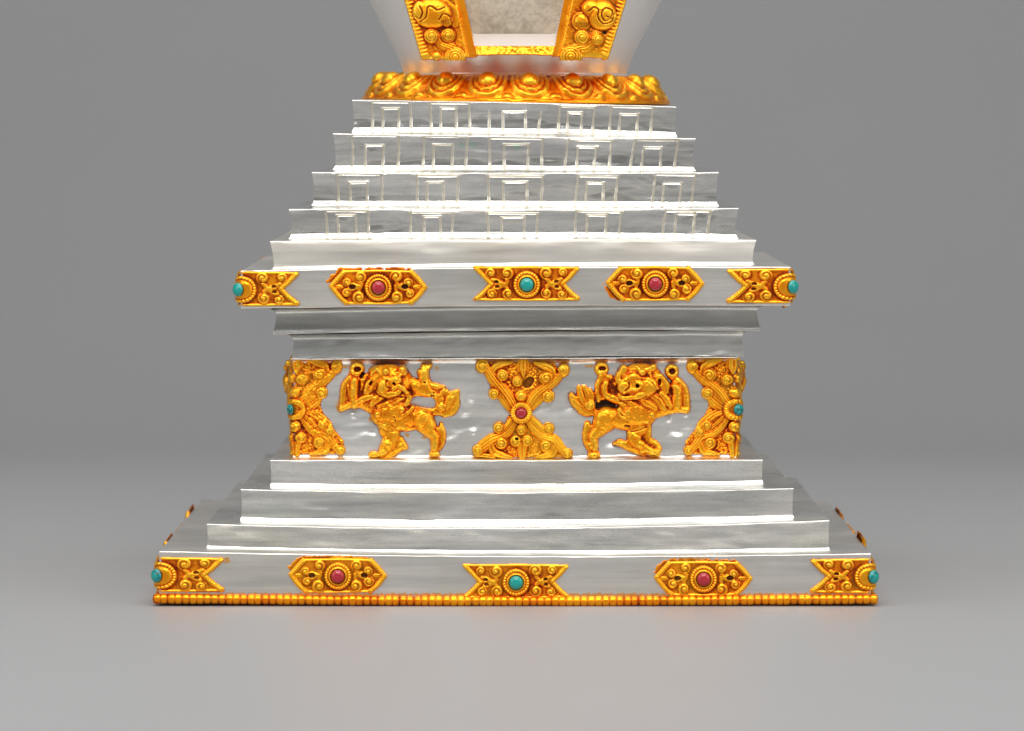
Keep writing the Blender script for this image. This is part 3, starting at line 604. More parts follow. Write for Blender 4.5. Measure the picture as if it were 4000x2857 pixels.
    # chest
    R.ball(1130, 860, 310, 230, 38, base=3, rot=.15); R.ball(1060, 1030, 250, 85, 26, base=3, rot=.1); R.ball(1330, 850, 170, 130, 32, base=3, rot=-.4)
    R.tube([(850, 780), (880, 890), (1000, 945), (1130, 960), (1310, 1000)], 22, 16, h=6, base=36, grooves=1); R.tube([(870, 760), (920, 850), (1020, 890), (1150, 880)], 16, 12, h=5, base=38)
    R.spiral(995, 825, 46, h=6, base=38, turns=1.6); R.spiral(1370, 872, 40, h=7, base=32, turns=1.6)
    R.carve([(960, 1045), (1020, 1050)], 22, 9, .8); R.carve([(1040, 1130), (1180, 1110), (1280, 1060)], 12, 9, .55)
    # raised arm on the right
    R.tube([(1330, 850), (1560, 800), (1760, 780), (1900, 800)], 0, rm=[120, 95, 70, 62], h=24, base=3)
    R.tube([(1900, 790), (1890, 620), (1850, 470), (1760, 370)], 0, rm=[68, 72, 82, 85], h=22, base=3, grooves=1, gd=3)
    R.tube([(1750, 720), (1760, 590), (1755, 470), (1720, 430)], 0, rm=[100, 92, 82, 60], h=27, base=8)
    R.ball(1690, 240, 95, 110, 18, base=3); R.ring(1680, 195, 66, 46, 22, base=6, notch=5, nd=5); R.pit(1685, 198, 50, 46, 8, dark=.35)
    R.tube([(1640, 420), (1640, 540), (1680, 630)], 22, 16, h=8, base=16)
    # raised arm on the left
    R.tube([(545, 650), (530, 520), (545, 390), (620, 310), (740, 290)], 0, rm=[42, 50, 52, 60, 45], h=18, base=3, grooves=4, **g)
    R.tube([(900, 660), (760, 610), (665, 560), (640, 460), (660, 380)], 0, rm=[90, 75, 72, 72, 62], h=27, base=3)
    R.ball(590, 205, 95, 85, 20, base=3); R.ring(592, 165, 68, 48, 22, base=6, notch=5, nd=5); R.pit(605, 152, 62, 30, 8, dark=.35)
    R.tube([(560, 290), (640, 260), (730, 300)], 30, 24, h=10, base=12, grooves=2)
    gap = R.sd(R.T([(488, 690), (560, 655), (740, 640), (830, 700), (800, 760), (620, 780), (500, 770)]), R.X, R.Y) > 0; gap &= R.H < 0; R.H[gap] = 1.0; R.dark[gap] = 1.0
    # mane
    for (a, w) in (([(1180, 610), (1280, 690), (1420, 765)], 82), ([(1350, 560), (1470, 650), (1560, 775)], 82), ([(1510, 540), (1590, 640), (1660, 740)], 66), ([(1000, 620), (1060, 700), (1150, 750)], 66)):
        R.tube(a, 0, rm=[w*.6, w, w*.5], h=14, base=30, grooves=3, gd=3)
    R.tube([(860, 620), (900, 700), (1000, 780)], 52, 30, h=13, base=26, grooves=2, gd=3)
    # head
    R.ball(1140, 400, 320, 285, 46, base=4, p=2.3); R.ball(1230, 190, 270, 120, 40, base=4, rot=.1); R.ball(1400, 330, 150, 200, 34, base=4, rot=-.4)
    R.tube([(1500, 290), (1560, 400), (1590, 520)], 0, rm=[60, 82, 40], h=14, base=28, grooves=1, gd=4); R.carve([(1490, 330), (1490, 390)], 26, 14, .55)
    R.tube([(1130, 120), (1190, 170), (1320, 160), (1400, 130)], 0, rm=[26, 34, 40, 55], h=13, base=38)
    R.ball(1215, 212, 62, 58, 15, base=42); R.carve([(1150, 215), (1215, 275), (1290, 260)], 12, 6, .3)
    R.tube([(935, 150), (910, 250), (960, 300), (1000, 260)], 0, rm=[62, 66, 50, 30], h=19, base=32)
    R.tube([(850, 230), (840, 320), (900, 370), (1000, 320), (1080, 270), (1160, 300)], 0, rm=[38, 48, 50, 46, 50, 40], h=13, base=42)
    R.ball(1310, 420, 150, 140, 18, base=40, rot=.5); R.ball(960, 440, 130, 100, 16, base=40); R.ball(800, 390, 45, 45, 34, base=4)
    R.ball(1230, 560, 190, 75, 20, base=34, rot=-.35); R.tube([(870, 560), (960, 620), (1100, 590), (1220, 610)], 0, rm=[40, 52, 50, 46], h=12, base=36)
    R.tube([(940, 530), (1020, 480), (1150, 470), (1200, 410), (1150, 370)], 20, h=9, base=50)
    R.pit(1145, 418, 30, 28, 30, dark=.95); R.carve([(1010, 370), (1020, 430), (950, 500)], 16, 10, .35); R.carve([(850, 520), (920, 570), (1020, 560)], 13, 8, .3)
    R.carve([(1200, 330), (1300, 320), (1400, 400), (1430, 480)], 10, 5, .2); R.carve([(880, 660), (1000, 650), (1150, 640), (1300, 580)], 15, 8, .35)
    for i in range(7): R.ball(1330+i*22, 230+i*38, 22, 22, 8, base=38)
    R.mass(16, .62); R.soften(1.6, .6); R.grain(1.0, 5, 1.8); return R
def lion_left():
    k = 1/3.9615; R = Relief(-5, 5, 505, 402, 2.3, 0, 0, k); g = dict(gd=2.2)
    R.plate([(45, 820), (60, 700), (95, 600), (100, 480), (140, 360), (210, 280), (225, 150), (300, 100), (390, 100), (450, 180), (440, 230), (500, 220), (580, 140), (700, 95), (880, 95), (990, 105), (1060, 100), (1110, 150), (1160, 220), (1190, 280), (1260, 330), (1290, 300), (1265, 250), (1265, 180), (1310, 150), (1325, 82), (1500, 80), (1515, 120), (1455, 190), (1460, 280), (1500, 370), (1680, 425), (1690, 450), (1650, 480), (1740, 460), (1760, 500), (1850, 490), (1930, 480), (1930, 620), (1900, 760), (1860, 860), (1720, 915), (1620, 890), (1530, 880), (1540, 1000), (1580, 1060), (1640, 1000), (1680, 1200), (1690, 1290), (1610, 1430), (1610, 1520), (1450, 1530), (1450, 1470), (1470, 1400), (1470, 1210), (1370, 1160), (1240, 1110), (1100, 1140), (990, 1140), (970, 1220), (1060, 1310), (1125, 1390), (1080, 1415), (980, 1430), (880, 1500), (750, 1540), (530, 1540), (510, 1480), (560, 1445), (660, 1440), (680, 1350), (740, 1250), (680, 1170), (650, 1000), (600, 930), (500, 810), (430, 750), (330, 725), (200, 760), (110, 830)], 17, 9)
    R.plate([(480, 300), (600, 130), (880, 100), (1100, 160), (1190, 400), (1180, 620), (1080, 800), (880, 960), (680, 900), (450, 720), (400, 500)], 27, 16)
    m_ = R.sd(R.T([(1155, 705), (1200, 610), (1270, 585), (1400, 605), (1500, 605), (1555, 680), (1535, 765), (1440, 775), (1230, 730)]), R.X, R.Y) > 0; HOLE = m_
    # tail
    R.tube([(1440, 800), (1540, 840), (1640, 840)], 0, rm=[60, 52, 50], h=16, base=3, grooves=4, **g)
    R.tube([(1680, 870), (1800, 820), (1870, 720), (1900, 560)], 0, rm=[50, 70, 60, 22], h=16, base=3, grooves=2, **g)
    R.tube([(1720, 750), (1770, 640), (1830, 560), (1880, 500)], 0, rm=[60, 78, 66, 25], h=19, base=6, grooves=2, **g)
    R.tube([(1650, 720), (1630, 600), (1680, 480)], 0, rm=[60, 66, 30], h=18, base=6, grooves=3, **g)
    R.spiral(1640, 750, 84, h=18, base=9, turns=2, d=1, ph=2, gd=3.2)
    # body
    R.tube([(900, 950), (1150, 900), (1380, 930)], 0, rm=[200, 175, 150], h=27, base=4)
    R.ball(1340, 930, 195, 180, 36, base=3, rot=.5); R.ball(1430, 1020, 130, 170, 32, base=3, rot=-.5)
    R.tube([(1330, 1010), (1450, 1120), (1530, 1210), (1545, 1310), (1530, 1400)], 0, rm=[130, 105, 88, 82, 62], h=27, base=3)
    R.tube([(1635, 1010), (1670, 1140), (1665, 1270), (1610, 1380), (1510, 1420)], 0, rm=[26, 40, 45, 50, 45], h=14, base=3, grooves=3, **g)
    R.ball(1535, 1490, 88, 50, 24, base=3, p=3); R.carve([(1510, 1465), (1490, 1510)], 9, 5, .3); R.carve([(1560, 1460), (1570, 1510)], 9, 5, .3)
    R.tube([(1110, 1390), (1000, 1395), (900, 1470), (780, 1525), (700, 1530)], 0, rm=[22, 56, 52, 44, 30], h=13, base=3, grooves=4, **g)
    R.tube([(1000, 1260), (1050, 1340), (1110, 1385)], 0, rm=[60, 62, 20], h=14, base=3, grooves=4, **g)
    R.tube([(820, 1060), (870, 1180), (830, 1300), (770, 1420), (720, 1470)], 0, rm=[160, 135, 125, 90, 70], h=27, base=3)
    R.ball(810, 1320, 85, 75, 10, base=24); R.ball(600, 1490, 92, 58, 25, base=3, p=3); R.carve([(560, 1480), (600, 1510), (650, 1500)], 10, 5, .3)
    R.ball(850, 830, 320, 235, 38, base=3, rot=-.3); R.ball(780, 1010, 140, 130, 33, base=3); R.ball(980, 1050, 220, 80, 25, base=3)
    R.tube([(960, 920), (1070, 870), (1170, 800), (1200, 750)], 26, 30, h=7, base=32, grooves=2, gd=2); R.spiral(648, 862, 48, h=6, base=34, turns=1.6); R.spiral(1030, 785, 50, h=6, base=36, turns=1.8)
    R.carve([(640, 960), (760, 1010), (900, 1030)], 8, 4, .2); R.carve([(700, 1080), (820, 1130), (940, 1120)], 9, 5, .25)
    R.pit(912, 905, 12, 12, 26, .9); R.pit(930, 950, 12, 12, 26, .9)
    # raised arm left
    R.tube([(620, 760), (420, 690), (250, 710), (90, 790)], 0, rm=[130, 95, 72, 42], h=24, base=3)
    R.tube([(105, 770), (120, 600), (145, 430), (230, 310)], 0, rm=[50, 58, 62, 62], h=21, base=3, grooves=1, gd=3)
    R.tube([(300, 700), (285, 560), (290, 430), (300, 340)], 0, rm=[90, 82, 80, 62], h=26, base=8); R.tube([(200, 420), (210, 520), (230, 640)], 20, h=8, base=16)
    R.ball(320, 230, 115, 90, 18, base=3); R.ring(335, 172, 70, 50, 22, base=6, notch=6, nd=5); R.pit(345, 165, 58, 34, 8, dark=.35)
    R.carve([(400, 280), (430, 230)], 30, 30, .9, floor=.5)
    # arm right (broken lump)
    R.tube([(1150, 380), (1280, 440), (1400, 500), (1520, 560)], 0, rm=[110, 115, 110, 70], h=26, base=3)
    R.tube([(1400, 450), (1370, 320), (1370, 220)], 0, rm=[100, 92, 88], h=27, base=3)
    R.plate([(1265, 260), (1262, 180), (1310, 150), (1325, 82), (1370, 110), (1400, 78), (1440, 90), (1500, 78), (1515, 120), (1450, 190), (1450, 280)], 22, 9, rough=2, seed=77)
    R.tube([(1480, 420), (1580, 440), (1690, 435)], 0, rm=[60, 58, 18], h=20, base=3); R.tube([(1530, 560), (1600, 590), (1640, 640)], 60, 52, h=20, base=3)
    R.tube([(1480, 520), (1540, 560)], 70, 55, h=24, base=3)
    for (x, y) in ((1383, 370), (1525, 528), (1490, 575), (1522, 580)): R.pit(x, y, 14, 14, 12, .95)
    # mane
    for (a, w) in (([(1040, 590), (860, 690), (680, 745)], 72), ([(760, 570), (640, 630), (560, 720)], 72), ([(560, 590), (430, 630), (330, 680)], 58), ([(1120, 560), (1150, 640), (1090, 720)], 60)):
        R.tube(a, 0, rm=[w*.7, w, w*.5], h=13, base=30, grooves=2, gd=3)
    # head
    R.ball(830, 340, 345, 260, 46, base=4, p=2.3); R.ball(760, 200, 250, 115, 40, base=4); R.ball(1060, 400, 130, 170, 38, base=4)
    R.tube([(610, 310), (540, 420), (480, 530)], 0, rm=[50, 80, 45], h=14, base=30, grooves=1, gd=4); R.carve([(560, 360), (540, 400)], 24, 12, .6)
    R.tube([(430, 330), (420, 400), (410, 480)], 42, 26, h=18, base=8, grooves=1)
    R.ball(1040, 160, 72, 66, 24, base=30, rot=.6); R.spiral(1040, 160, 46, h=6, base=52, turns=1.5)
    R.spiral(780, 202, 62, h=12, base=44, turns=1.6, d=-1); R.tube([(650, 160), (720, 250), (820, 280), (940, 240), (1080, 220)], 0, rm=[30, 34, 36, 44, 40], h=11, base=42)
    R.ball(745, 430, 100, 120, 16, base=42, rot=.2); R.tube([(690, 500), (800, 560), (900, 550), (990, 510)], 0, rm=[52, 60, 56, 40], h=14, base=42)
    R.tube([(900, 470), (970, 430), (1040, 450), (1100, 520), (1140, 530)], 0, rm=[28, 36, 36, 30, 20], h=12, base=46); R.ball(950, 330, 90, 60, 12, base=46)
    R.tube([(760, 300), (860, 320), (960, 290), (1020, 250)], 24, 20, h=9, base=50)
    R.pit(912, 383, 24, 22, 32, .8); R.carve([(800, 330), (790, 420), (860, 450)], 14, 9, .3); R.carve([(660, 560), (800, 610), (950, 590), (1100, 600)], 14, 8, .35); R.carve([(660, 400), (650, 480), (720, 550)], 10, 6, .25)
    for i in range(5): R.ball(560+i*16, 250-i*22, 24, 24, 8, base=34)
    R.H[HOLE] = -9; R.mass(16, .62); R.soften(1.6, .6); R.grain(1.2, 6, 1.8); return R
# ---- mapping of reliefs on to the faces
def map_front(cx_px, cy_px, tname, lift=0.0, kx=1.0):
    cx, h, dep = TIERS[tname]; S = sc(dep)
    X0 = wx(cx_px, dep); Z0 = wz(cy_px, dep)
    def mp(x, y, H): return np.stack([X0 + x*kx*S*K, (dep - (H+lift)*1.0)*K + 0*x, Z0 - y*S*K], -1)
    return mp
def map_corner(sgn, cy_px, tname, r=38.0, lift=0.0, kx=1.0):
    """fold a relief about the vertical front corner; sgn -1 left, +1 right"""
    cx, h, dep = TIERS[tname]; S = sc(dep); Z0 = wz(cy_px, dep)
    cxm = (cx-2000)*S                      # tier centre, in px units
    hh = h + lift; q = PI/4*r
    def mp(x, y, H):
        s = x*kx*S                          # unfolded coordinate: positive runs along the front face
        a = np.clip(s/r, -PI/4, PI/4)       # arc angle around the corner centre
        ex = np.where(s > q, s-q, 0.0); ey = np.where(s < -q, -s-q, 0.0)
        # direction of normal: from the diagonal (45deg) turning to the front (a=+45deg) or to the side
        ang = PI/4 + a                      # 0 = side normal, 90deg = front normal
        nx = np.cos(ang); ny = np.sin(ang)
        cxr = hh - r; px = cxr + (r+H)*nx - ex; py = cxr + (r+H)*ny - ey
        return np.stack([(cxm + sgn*px)*K, (DC - py)*K, Z0 - y*S*K], -1)
    return mp
def add_stone(parent, cxw, cyw, czw, r, hgt, mat, rotz=0, ex=1.0, name='stone', bez=True, label=None):
    s = link(name, stone_mesh(name, r, hgt, ex), mat, parent); s.matrix_local = Matrix.Translation((cxw, cyw, czw)) @ Matrix.Rotation(rotz, 4, 'Z')
    if label: s['label'] = label
    if bez:
        b_ = link('bezel', bezel_mesh(r*1.06, r*.09, 7), M_BEZEL, parent); b_.matrix_local = s.matrix_local.copy()
ORN = []
def face_ornament(name, relief, cx_px, cy_px, tname, mat=M_GILT, stone=None, sr=27, sh=17, base_h=24, kx=1.0, lift=0, label=None, sides=True, hs=1.0):
    cx, h, dep = TIERS[tname]
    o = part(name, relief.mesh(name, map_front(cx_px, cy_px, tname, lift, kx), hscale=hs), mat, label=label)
    if stone: add_stone(o, wx(cx_px, dep), (dep-base_h)*K, wz(cy_px, dep), sr, sh, stone, label=('turquoise' if 'turq' in stone.name else 'coral')+' cabochon')
    ORN.append((o, tname, sides)); return o
def corner_ornament(name, relief, sgn, cy_px, tname, mat=M_GILT, stone=None, sr=27, sh=18, base_h=26, kx=1.0, r=38., lift=2, label=None, ex=1.0, yaw=None):
    cx, h, dep = TIERS[tname]; S = sc(dep); mp = map_corner(sgn, cy_px, tname, r, lift, kx)
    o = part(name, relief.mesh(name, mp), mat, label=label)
    if stone:
        p = mp(np.array([0.]), np.array([0.]), np.array([float(base_h)]))[0]
        add_stone(o, p[0], p[1], p[2], sr, sh, stone, rotz=(sgn*PI/4 if yaw is None else yaw), ex=ex, label='turquoise cabochon')
    ORN.append((o, tname, True)); return o
TN = {}
names = [k for k in TIERS]
# TIERS is keyed by part name; the repeated names keep the last one built, which is all we need for the bands
S0, S1, H0, H1, H2, H3 = swallowtail(0), swallowtail(1), hexagon(0), hexagon(1), hexagon(2), hexagon(3)
SC = [swallowtail(i+4, True) for i in range(4)]
lab_s = 'swallowtail gilt scroll plaque set with turquoise'; lab_h = 'six-sided gilt scroll plaque set with red coral'
for (band, cy, cyh, st, ch1, ch2, cyh2) in (('base_band', 2275, 2251, 2016, 1320, 2748, 2262), ('upper_band', 1112, 1124, 2058, 1478, 2559.5, 1110)):
    face_ornament('scroll_plaque', S0 if band == 'base_band' else S1, st, cy, band, stone=M_TURQ, label=lab_s)
    face_ornament('scroll_plaque', H0 if band == 'base_band' else H3, ch1, cyh, band, stone=M_CORAL, label=lab_h)
    face_ornament('scroll_plaque', H2 if band == 'base_band' else H1, ch2, cyh2, band, stone=M_CORAL, label=lab_h)
corner_ornament('corner_plaque', SC[0], -1, 2249, 'base_band', stone=M_TURQV, kx=1.2, label=lab_s)
corner_ornament('corner_plaque', SC[1], 1, 2254, 'base_band', stone=M_TURQV, kx=1.12, label=lab_s)
corner_ornament('corner_plaque', SC[2], -1, 1132, 'upper_band', stone=M_TURQ, kx=1.08, label=lab_s)
corner_ornament('corner_plaque', SC[3], 1, 1121, 'upper_band', stone=M_TURQ, kx=1.18, label=lab_s)
X0_, X1_ = xmotif(0), xmotif(2, worn=True, corner=True)
face_ornament('scroll_cross', X0_, 2036, 1613, 'lion_frieze', stone=M_CORAL, sr=23, sh=17, base_h=25, label='gilt crossed scroll ornament set with red coral')
corner_ornament('corner_scroll', X1_, -1, 1600, 'lion_frieze', mat=M_GILT_WORN, stone=M_TURQV, sr=21, sh=11, base_h=30, r=26., lift=-2, kx=.98, yaw=-PI/3.2, label='worn gilt corner scroll ornament set with turquoise')
corner_ornament('corner_scroll', xmotif(3, corner=True), 1, 1601, 'lion_frieze', stone=M_TURQV, sr=23, sh=11, base_h=30, r=26., lift=-2, kx=.98, yaw=PI/5.5, label='gilt corner scroll ornament set with veined turquoise')
LR = lion_right(); LL = lion_left()
def map_lion(px0, py0): return px0, py0
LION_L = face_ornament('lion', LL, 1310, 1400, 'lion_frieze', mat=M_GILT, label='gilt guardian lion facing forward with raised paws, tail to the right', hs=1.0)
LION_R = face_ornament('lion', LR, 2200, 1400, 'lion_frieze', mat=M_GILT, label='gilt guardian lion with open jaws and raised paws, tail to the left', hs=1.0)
# copies of the face ornaments on the left and right faces of the square plinth
def copy_turn(o, tname, ang, dz=0, out=0):
    cx, h, dep = TIERS[tname]; c = Vector(((cx-2000)*sc(dep)*K, DC*K, 0))
    Mx = Matrix.Translation(c) @ Matrix.Rotation(ang, 4, 'Z') @ Matrix.Translation(-c)
    n = o.copy(); C.objects.link(n); n.parent = root; n.matrix_local = Matrix.Translation((math.sin(ang)*out*K, 0, dz*K)) @ Mx @ o.matrix_local
    for ch in list(o.children):
        q = ch.copy(); C.objects.link(q); q.parent = n; q.matrix_parent_inverse = Matrix(); q.matrix_local = ch.matrix_local.copy()
for (o, tname, sides) in list(ORN):
    if o.name.startswith('corner'):
        if o.matrix_local.translation is not None:
            # left front corner turned backwards -> left back corner, right front -> right back
            left = sum((v.co.x for v in list(o.data.vertices)[:200])) < 0
            copy_turn(o, tname, -PI/2 if left else PI/2)
    else:
        dz, out = {'base_band': (36, 3), 'upper_band': (-24, -6)}.get(tname, (0, 0))
        copy_turn(o, tname, PI/2, dz, out); copy_turn(o, tname, -PI/2, dz, out)
# ------------------------------------------------------------------ lotus ring
def lotus():
    nu, nv = 20*60, 110
    prof = [(430, 300), (470, 299), (510, 304), (548, 316), (580, 336), (603, 358), (617, 377), (622, 386), (634, 387), (637, 394), (634, 401), (600, 404)]
    P = smooth_curve(prof, 8)
    d = np.concatenate([[0], np.cumsum(np.hypot(*(P[1:]-P[:-1]).T))]); t = np.linspace(0, d[-1], nv)
    Rr = np.interp(t, d, P[:, 0]); Yy = np.interp(t, d, P[:, 1])
    dr = np.gradient(Rr); dy = np.gradient(Yy); L = np.hypot(dr, dy); nr = dy/L; nz = dr/L   # outward normal (r, up)
    v = t/d[-1]
    th = np.linspace(0, 2*PI, nu, endpoint=False); cell = (th*20/(2*PI)+.17) % 1.0; x = cell*2-1; idx = np.floor(th*20/(2*PI)+.17).astype(int) % 20
    jit = RNG.uniform(-.12, .12, 20)[idx]
    Xc, Vc = np.meshgrid(x+jit*.3, v)
    e = np.sqrt((Xc/.96)**2 + (np.clip(Vc-.42, 0, 9)/.36)**2)
    Hh = 15*np.sqrt(np.clip(1-e**2, 0, 1)) + 5*np.exp(-((e-.86)/.07)**2) - 6*np.exp(-((e-.72)/.05)**2) + 3*np.exp(-((e-.6)/.05)**2) - 6*np.exp(-((e-.47)/.04)**2)
    Hh -= 6*np.exp(-((np.abs(Xc)-1)/.09)**2)*(Vc < .75)
    bq = (Xc/.46)**2 + ((Vc-.46)/.13)**2; Hh = np.maximum(Hh, 6+34*np.sqrt(np.clip(1-bq, 0, 1))*(bq < 1) + (bq >= 1)*-99)
    tipq = ((np.abs(Xc)-1)/.26)**2 + ((Vc-.76)/.07)**2; Hh = np.maximum(Hh, 11*np.sqrt(np.clip(1-tipq, 0, 1)))
    lip = (Xc/.55)**2 + ((Vc-.66)/.03)**2; Hh += 5*np.clip(1-lip, 0, 1)
    Hh *= np.clip((.84-Vc)/.05, 0, 1); Hh += vnoise(Hh.shape, 5, 8)*1.3*(Vc < .84) + vnoise(Hh.shape, 15, 18)*2.5*(Vc < .84)
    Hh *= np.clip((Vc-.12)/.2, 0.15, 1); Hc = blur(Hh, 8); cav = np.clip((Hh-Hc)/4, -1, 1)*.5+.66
    rad = (Rr[:, None] + nr[:, None]*Hh); z = wz(Yy, 763.)[:, None] + nz[:, None]*Hh*K
    X = rad*np.sin(th)[None, :]; Y = -rad*np.cos(th)[None, :]
    z = z - X*K*.013
    V = np.stack([(17+X*1.008)*K, DC*K+Y*1.008*K, z], -1).reshape(-1, 3)
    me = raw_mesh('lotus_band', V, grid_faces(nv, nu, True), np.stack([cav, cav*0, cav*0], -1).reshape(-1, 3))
    part('lotus_band', me, M_GILT, label='gilt ring of lotus petals')
lotus()
# ------------------------------------------------------------------ vessel (bumpa)
def lathe(name, prof, mat, cxp, parent=root, n=160, dep=DC):
    P = smooth_curve(prof, 8); th = np.linspace(0, 2*PI, n, endpoint=False)
    S = sc(DC); X = P[:, 0][:, None]*np.sin(th)*S; Y = -P[:, 0][:, None]*np.cos(th)*S; Z = (wz(P[:, 1], DC))[:, None]+0*X
    V = np.stack([((cxp-2000)*S+X)*K, DC*K+Y*K, Z], -1).reshape(-1, 3)
    return part(name, raw_mesh(name, V, grid_faces(len(P), n, True), np.zeros((len(V), 3))), mat, parent)
VES = lathe('vessel', [(2, -760), (300, -750), (520, -690), (650, -560), (700, -400), (690, -260), (640, -120), (572, 0), (528, 86), (500, 140), (467, 203), (444, 262), (436, 288), (430, 302), (300, 306)], M_DOME, 2013)
# ------------------------------------------------------------------ niche frame on the vessel
FD = 740.   # depth of the frame's front plane
def niche():
    S = sc(FD); YT = -330.
    R = Relief(1490, YT, 2540, 236, 2.5, 0, 0, 1.0); X, Y = R.X, R.Y
    def xl_out(y): return 1579 + (y)*.288
    def xl_in(y): return 1777 + y*.20
    def xl_b(y): return 1814 + y*.222
    def xr_out(y): return 2448 - y*.312
    def xr_in(y): return 2241 - y*.225
    def xr_b(y): return 2203 - y*.20
    ybot = 222.; wn = wob(4)
    yb_ = ybot + 4*np.cos((X-2010)/400*PI)*-1
    inL = (X > xl_out(Y)) & (X < xl_in(Y)) & (Y < yb_+6); inR = (X < xr_out(Y)) & (X > xr_in(Y)) & (Y < yb_)
    base = np.full(X.shape, -9.); base[inL | inR] = 60
    bl = (X >= xl_in(Y)) & (X < xl_b(Y)) & (Y < yb_+2); br = (X <= xr_in(Y)) & (X > xr_b(Y)) & (Y < yb_)
    base[bl] = (64 - 34*np.clip((X-xl_in(Y))/36, 0, 1))[bl]; base[br] = (64 - 34*np.clip((xr_in(Y)-X)/38, 0, 1))[br]
    sill = (X >= xl_b(Y)-1) & (X <= xr_b(Y)+1) & (Y > 178) & (Y < yb_-4)
    base[sill] = (38 + 20*np.clip((Y-178)/40, 0, 1) + 5*vnoise(X.shape, 9, 3)+4*vnoise(X.shape, 4, 5))[sill]
    top = (X > xl_out(Y)) & (X < xr_out(Y)) & (Y < YT+90); base[top] = 60
    R.H = base; R.stipple(1.2, 60.5, 4)
    def cr(x): return 1400+x/3.553
    def c2(x): return 2000+x/3.553
    def cy(y): return y/3.553
    R.ox = R.oy = 0
    # beaded outer edges
    for (f, sg) in ((xl_out, 1), (xr_out, -1)):
        pts = [(f(y)+sg*17, y) for y in np.linspace(YT+4, 218, 9)]
        R.tube(pts, 16, h=11, base=60, beads=15, gd=7)
    for y0 in (0, -250):
        # left jamb
        R.ball(cr(1030), cy(190)+y0, 76, 60, 34, base=60); R.ball(cr(850), cy(160)+y0, 28, 40, 16, base=74)
        R.tube([(cr(1180), cy(60)+y0), (cr(1320), cy(180)+y0), (cr(1340), cy(330)+y0)], 26, 16, h=15, base=60, grooves=1)
        R.carve([(cr(850), cy(90)+y0), (cr(890), cy(180)+y0), (cr(850), cy(265)+y0), (cr(790), cy(230)+y0)], 4, 6, .5)
        R.carve([(cr(860), cy(300)+y0), (cr(940), cy(240)+y0), (cr(960), cy(110)+y0), (cr(1020), cy(95)+y0), (cr(1100), cy(145)+y0), (cr(1200), cy(105)+y0)], 4, 6, .5)
        R.ball(cr(1225), cy(290)+y0, 23, 24, 12, base=70); 
        for i in range(6): R.carve([(cr(1160+i*24), cy(280)+y0), (cr(1165+i*20), cy(370)+y0)], 2.6, 5, .3)
        R.carve([(cr(1120), cy(280)+y0), (cr(1180), cy(200)+y0), (cr(1270), cy(230)+y0), (cr(1300), cy(330)+y0)], 4, 6, .4)
        R.tube([(cr(1000), cy(440)+y0), (cr(1090), cy(520)+y0), (cr(1150), cy(610)+y0), (cr(1280), cy(660)+y0)], 0, rm=[15, 18, 20, 22], h=14, base=60, grooves=5, gd=2)
        R.spiral(cr(1015), cy(505)+y0, 31, h=17, base=60, turns=3, d=1, gd=3); R.spiral(cr(1245), cy(490)+y0, 30, h=17, base=60, turns=3, d=-1, gd=3)
        R.ball(cr(1020), cy(550)+y0, 9, 9, 8, base=72); R.ball(cr(1240), cy(535)+y0, 8, 11, 8, base=72)
        if y0 == 0:
            R.spiral(cr(1340), cy(800), 42, h=15, base=60, turns=4, d=1, gd=3); R.spiral(cr(1085), cy(785), 17, h=10, base=60, turns=2, gd=2)
        # right jamb
        R.ball(c2(1250), cy(220)+y0, 58, 60, 34, base=60); R.ball(c2(1130), cy(150)+y0, 50, 38, 26, base=60, rot=.5)
        R.carve([(c2(1060), cy(160)+y0), (c2(1140), cy(105)+y0), (c2(1200), cy(150)+y0), (c2(1190), cy(240)+y0), (c2(1260), cy(330)+y0), (c2(1370), cy(310)+y0), (c2(1420), cy(200)+y0)], 4, 6, .5)
        R.carve([(c2(1380), cy(260)+y0), (c2(1290), cy(290)+y0), (c2(1240), cy(210)+y0), (c2(1290), cy(120)+y0), (c2(1390), cy(150)+y0), (c2(1375), cy(240)+y0), (c2(1310), cy(230)+y0)], 4, 6, .5)
        R.ball(c2(965), cy(300)+y0, 28, 30, 12, base=68); R.ring(c2(965), cy(300)+y0, 33, 5, 9, base=60)
        for i in range(7): R.carve([(c2(890+i*24), cy(320)+y0), (c2(900+i*22), cy(380)+y0)], 2.6, 5, .3)
        R.tube([(c2(1180), cy(470)+y0), (c2(1130), cy(560)+y0), (c2(1040), cy(650)+y0), (c2(900), cy(680)+y0)], 0, rm=[18, 20, 24, 24], h=14, base=60, grooves=5, gd=2)
        R.spiral(c2(975), cy(520)+y0, 33, h=17, base=60, turns=3, d=-1, gd=3); R.spiral(c2(1190), cy(550)+y0, 26, h=17, base=60, turns=3, d=1, gd=3)
        R.ball(c2(970), cy(555)+y0, 8, 11, 8, base=72); R.ball(c2(1190), cy(590)+y0, 9, 9, 8, base=72)
        if y0 == 0: R.spiral(c2(820), cy(790), 45, h=15, base=60, turns=4, d=-1, gd=3)
    R.pit(c2(1288), cy(455), 9, 8, 55, .95)
    m = base < 0; R.H[m] = -9; R.grain(.5, 9)
    H_save = R.H
    def mp(x, y, H): return np.stack([wx(x, FD), (FD+60-H)*K + 0*x, wz(y, FD)], -1)
    # custom cavity: work relative to the plate
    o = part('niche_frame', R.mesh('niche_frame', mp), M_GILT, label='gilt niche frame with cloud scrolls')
    # solid block behind the relief, reaching the curved vessel
    def prism(name, poly, d0, d1, mat, parent):
        n = len(poly); V = [(wx(x, FD), d0*K, wz(y, FD)) for x, y in poly] + [(wx(x, FD), d1*K, wz(y, FD)) for x, y in poly]
        me = bpy.data.meshes.new(name); me.from_pydata(V, [], [list(range(n)), list(range(n, 2*n))[::-1]] + [(i, i+n, (i+1) % n+n, (i+1) % n) for i in range(n)])
        at = me.color_attributes.new('tone', 'FLOAT_COLOR', 'POINT')
        for dd in at.data: dd.color = (.55, 0, 0, 1)
        return link(name, me, mat, parent)
    e = 2
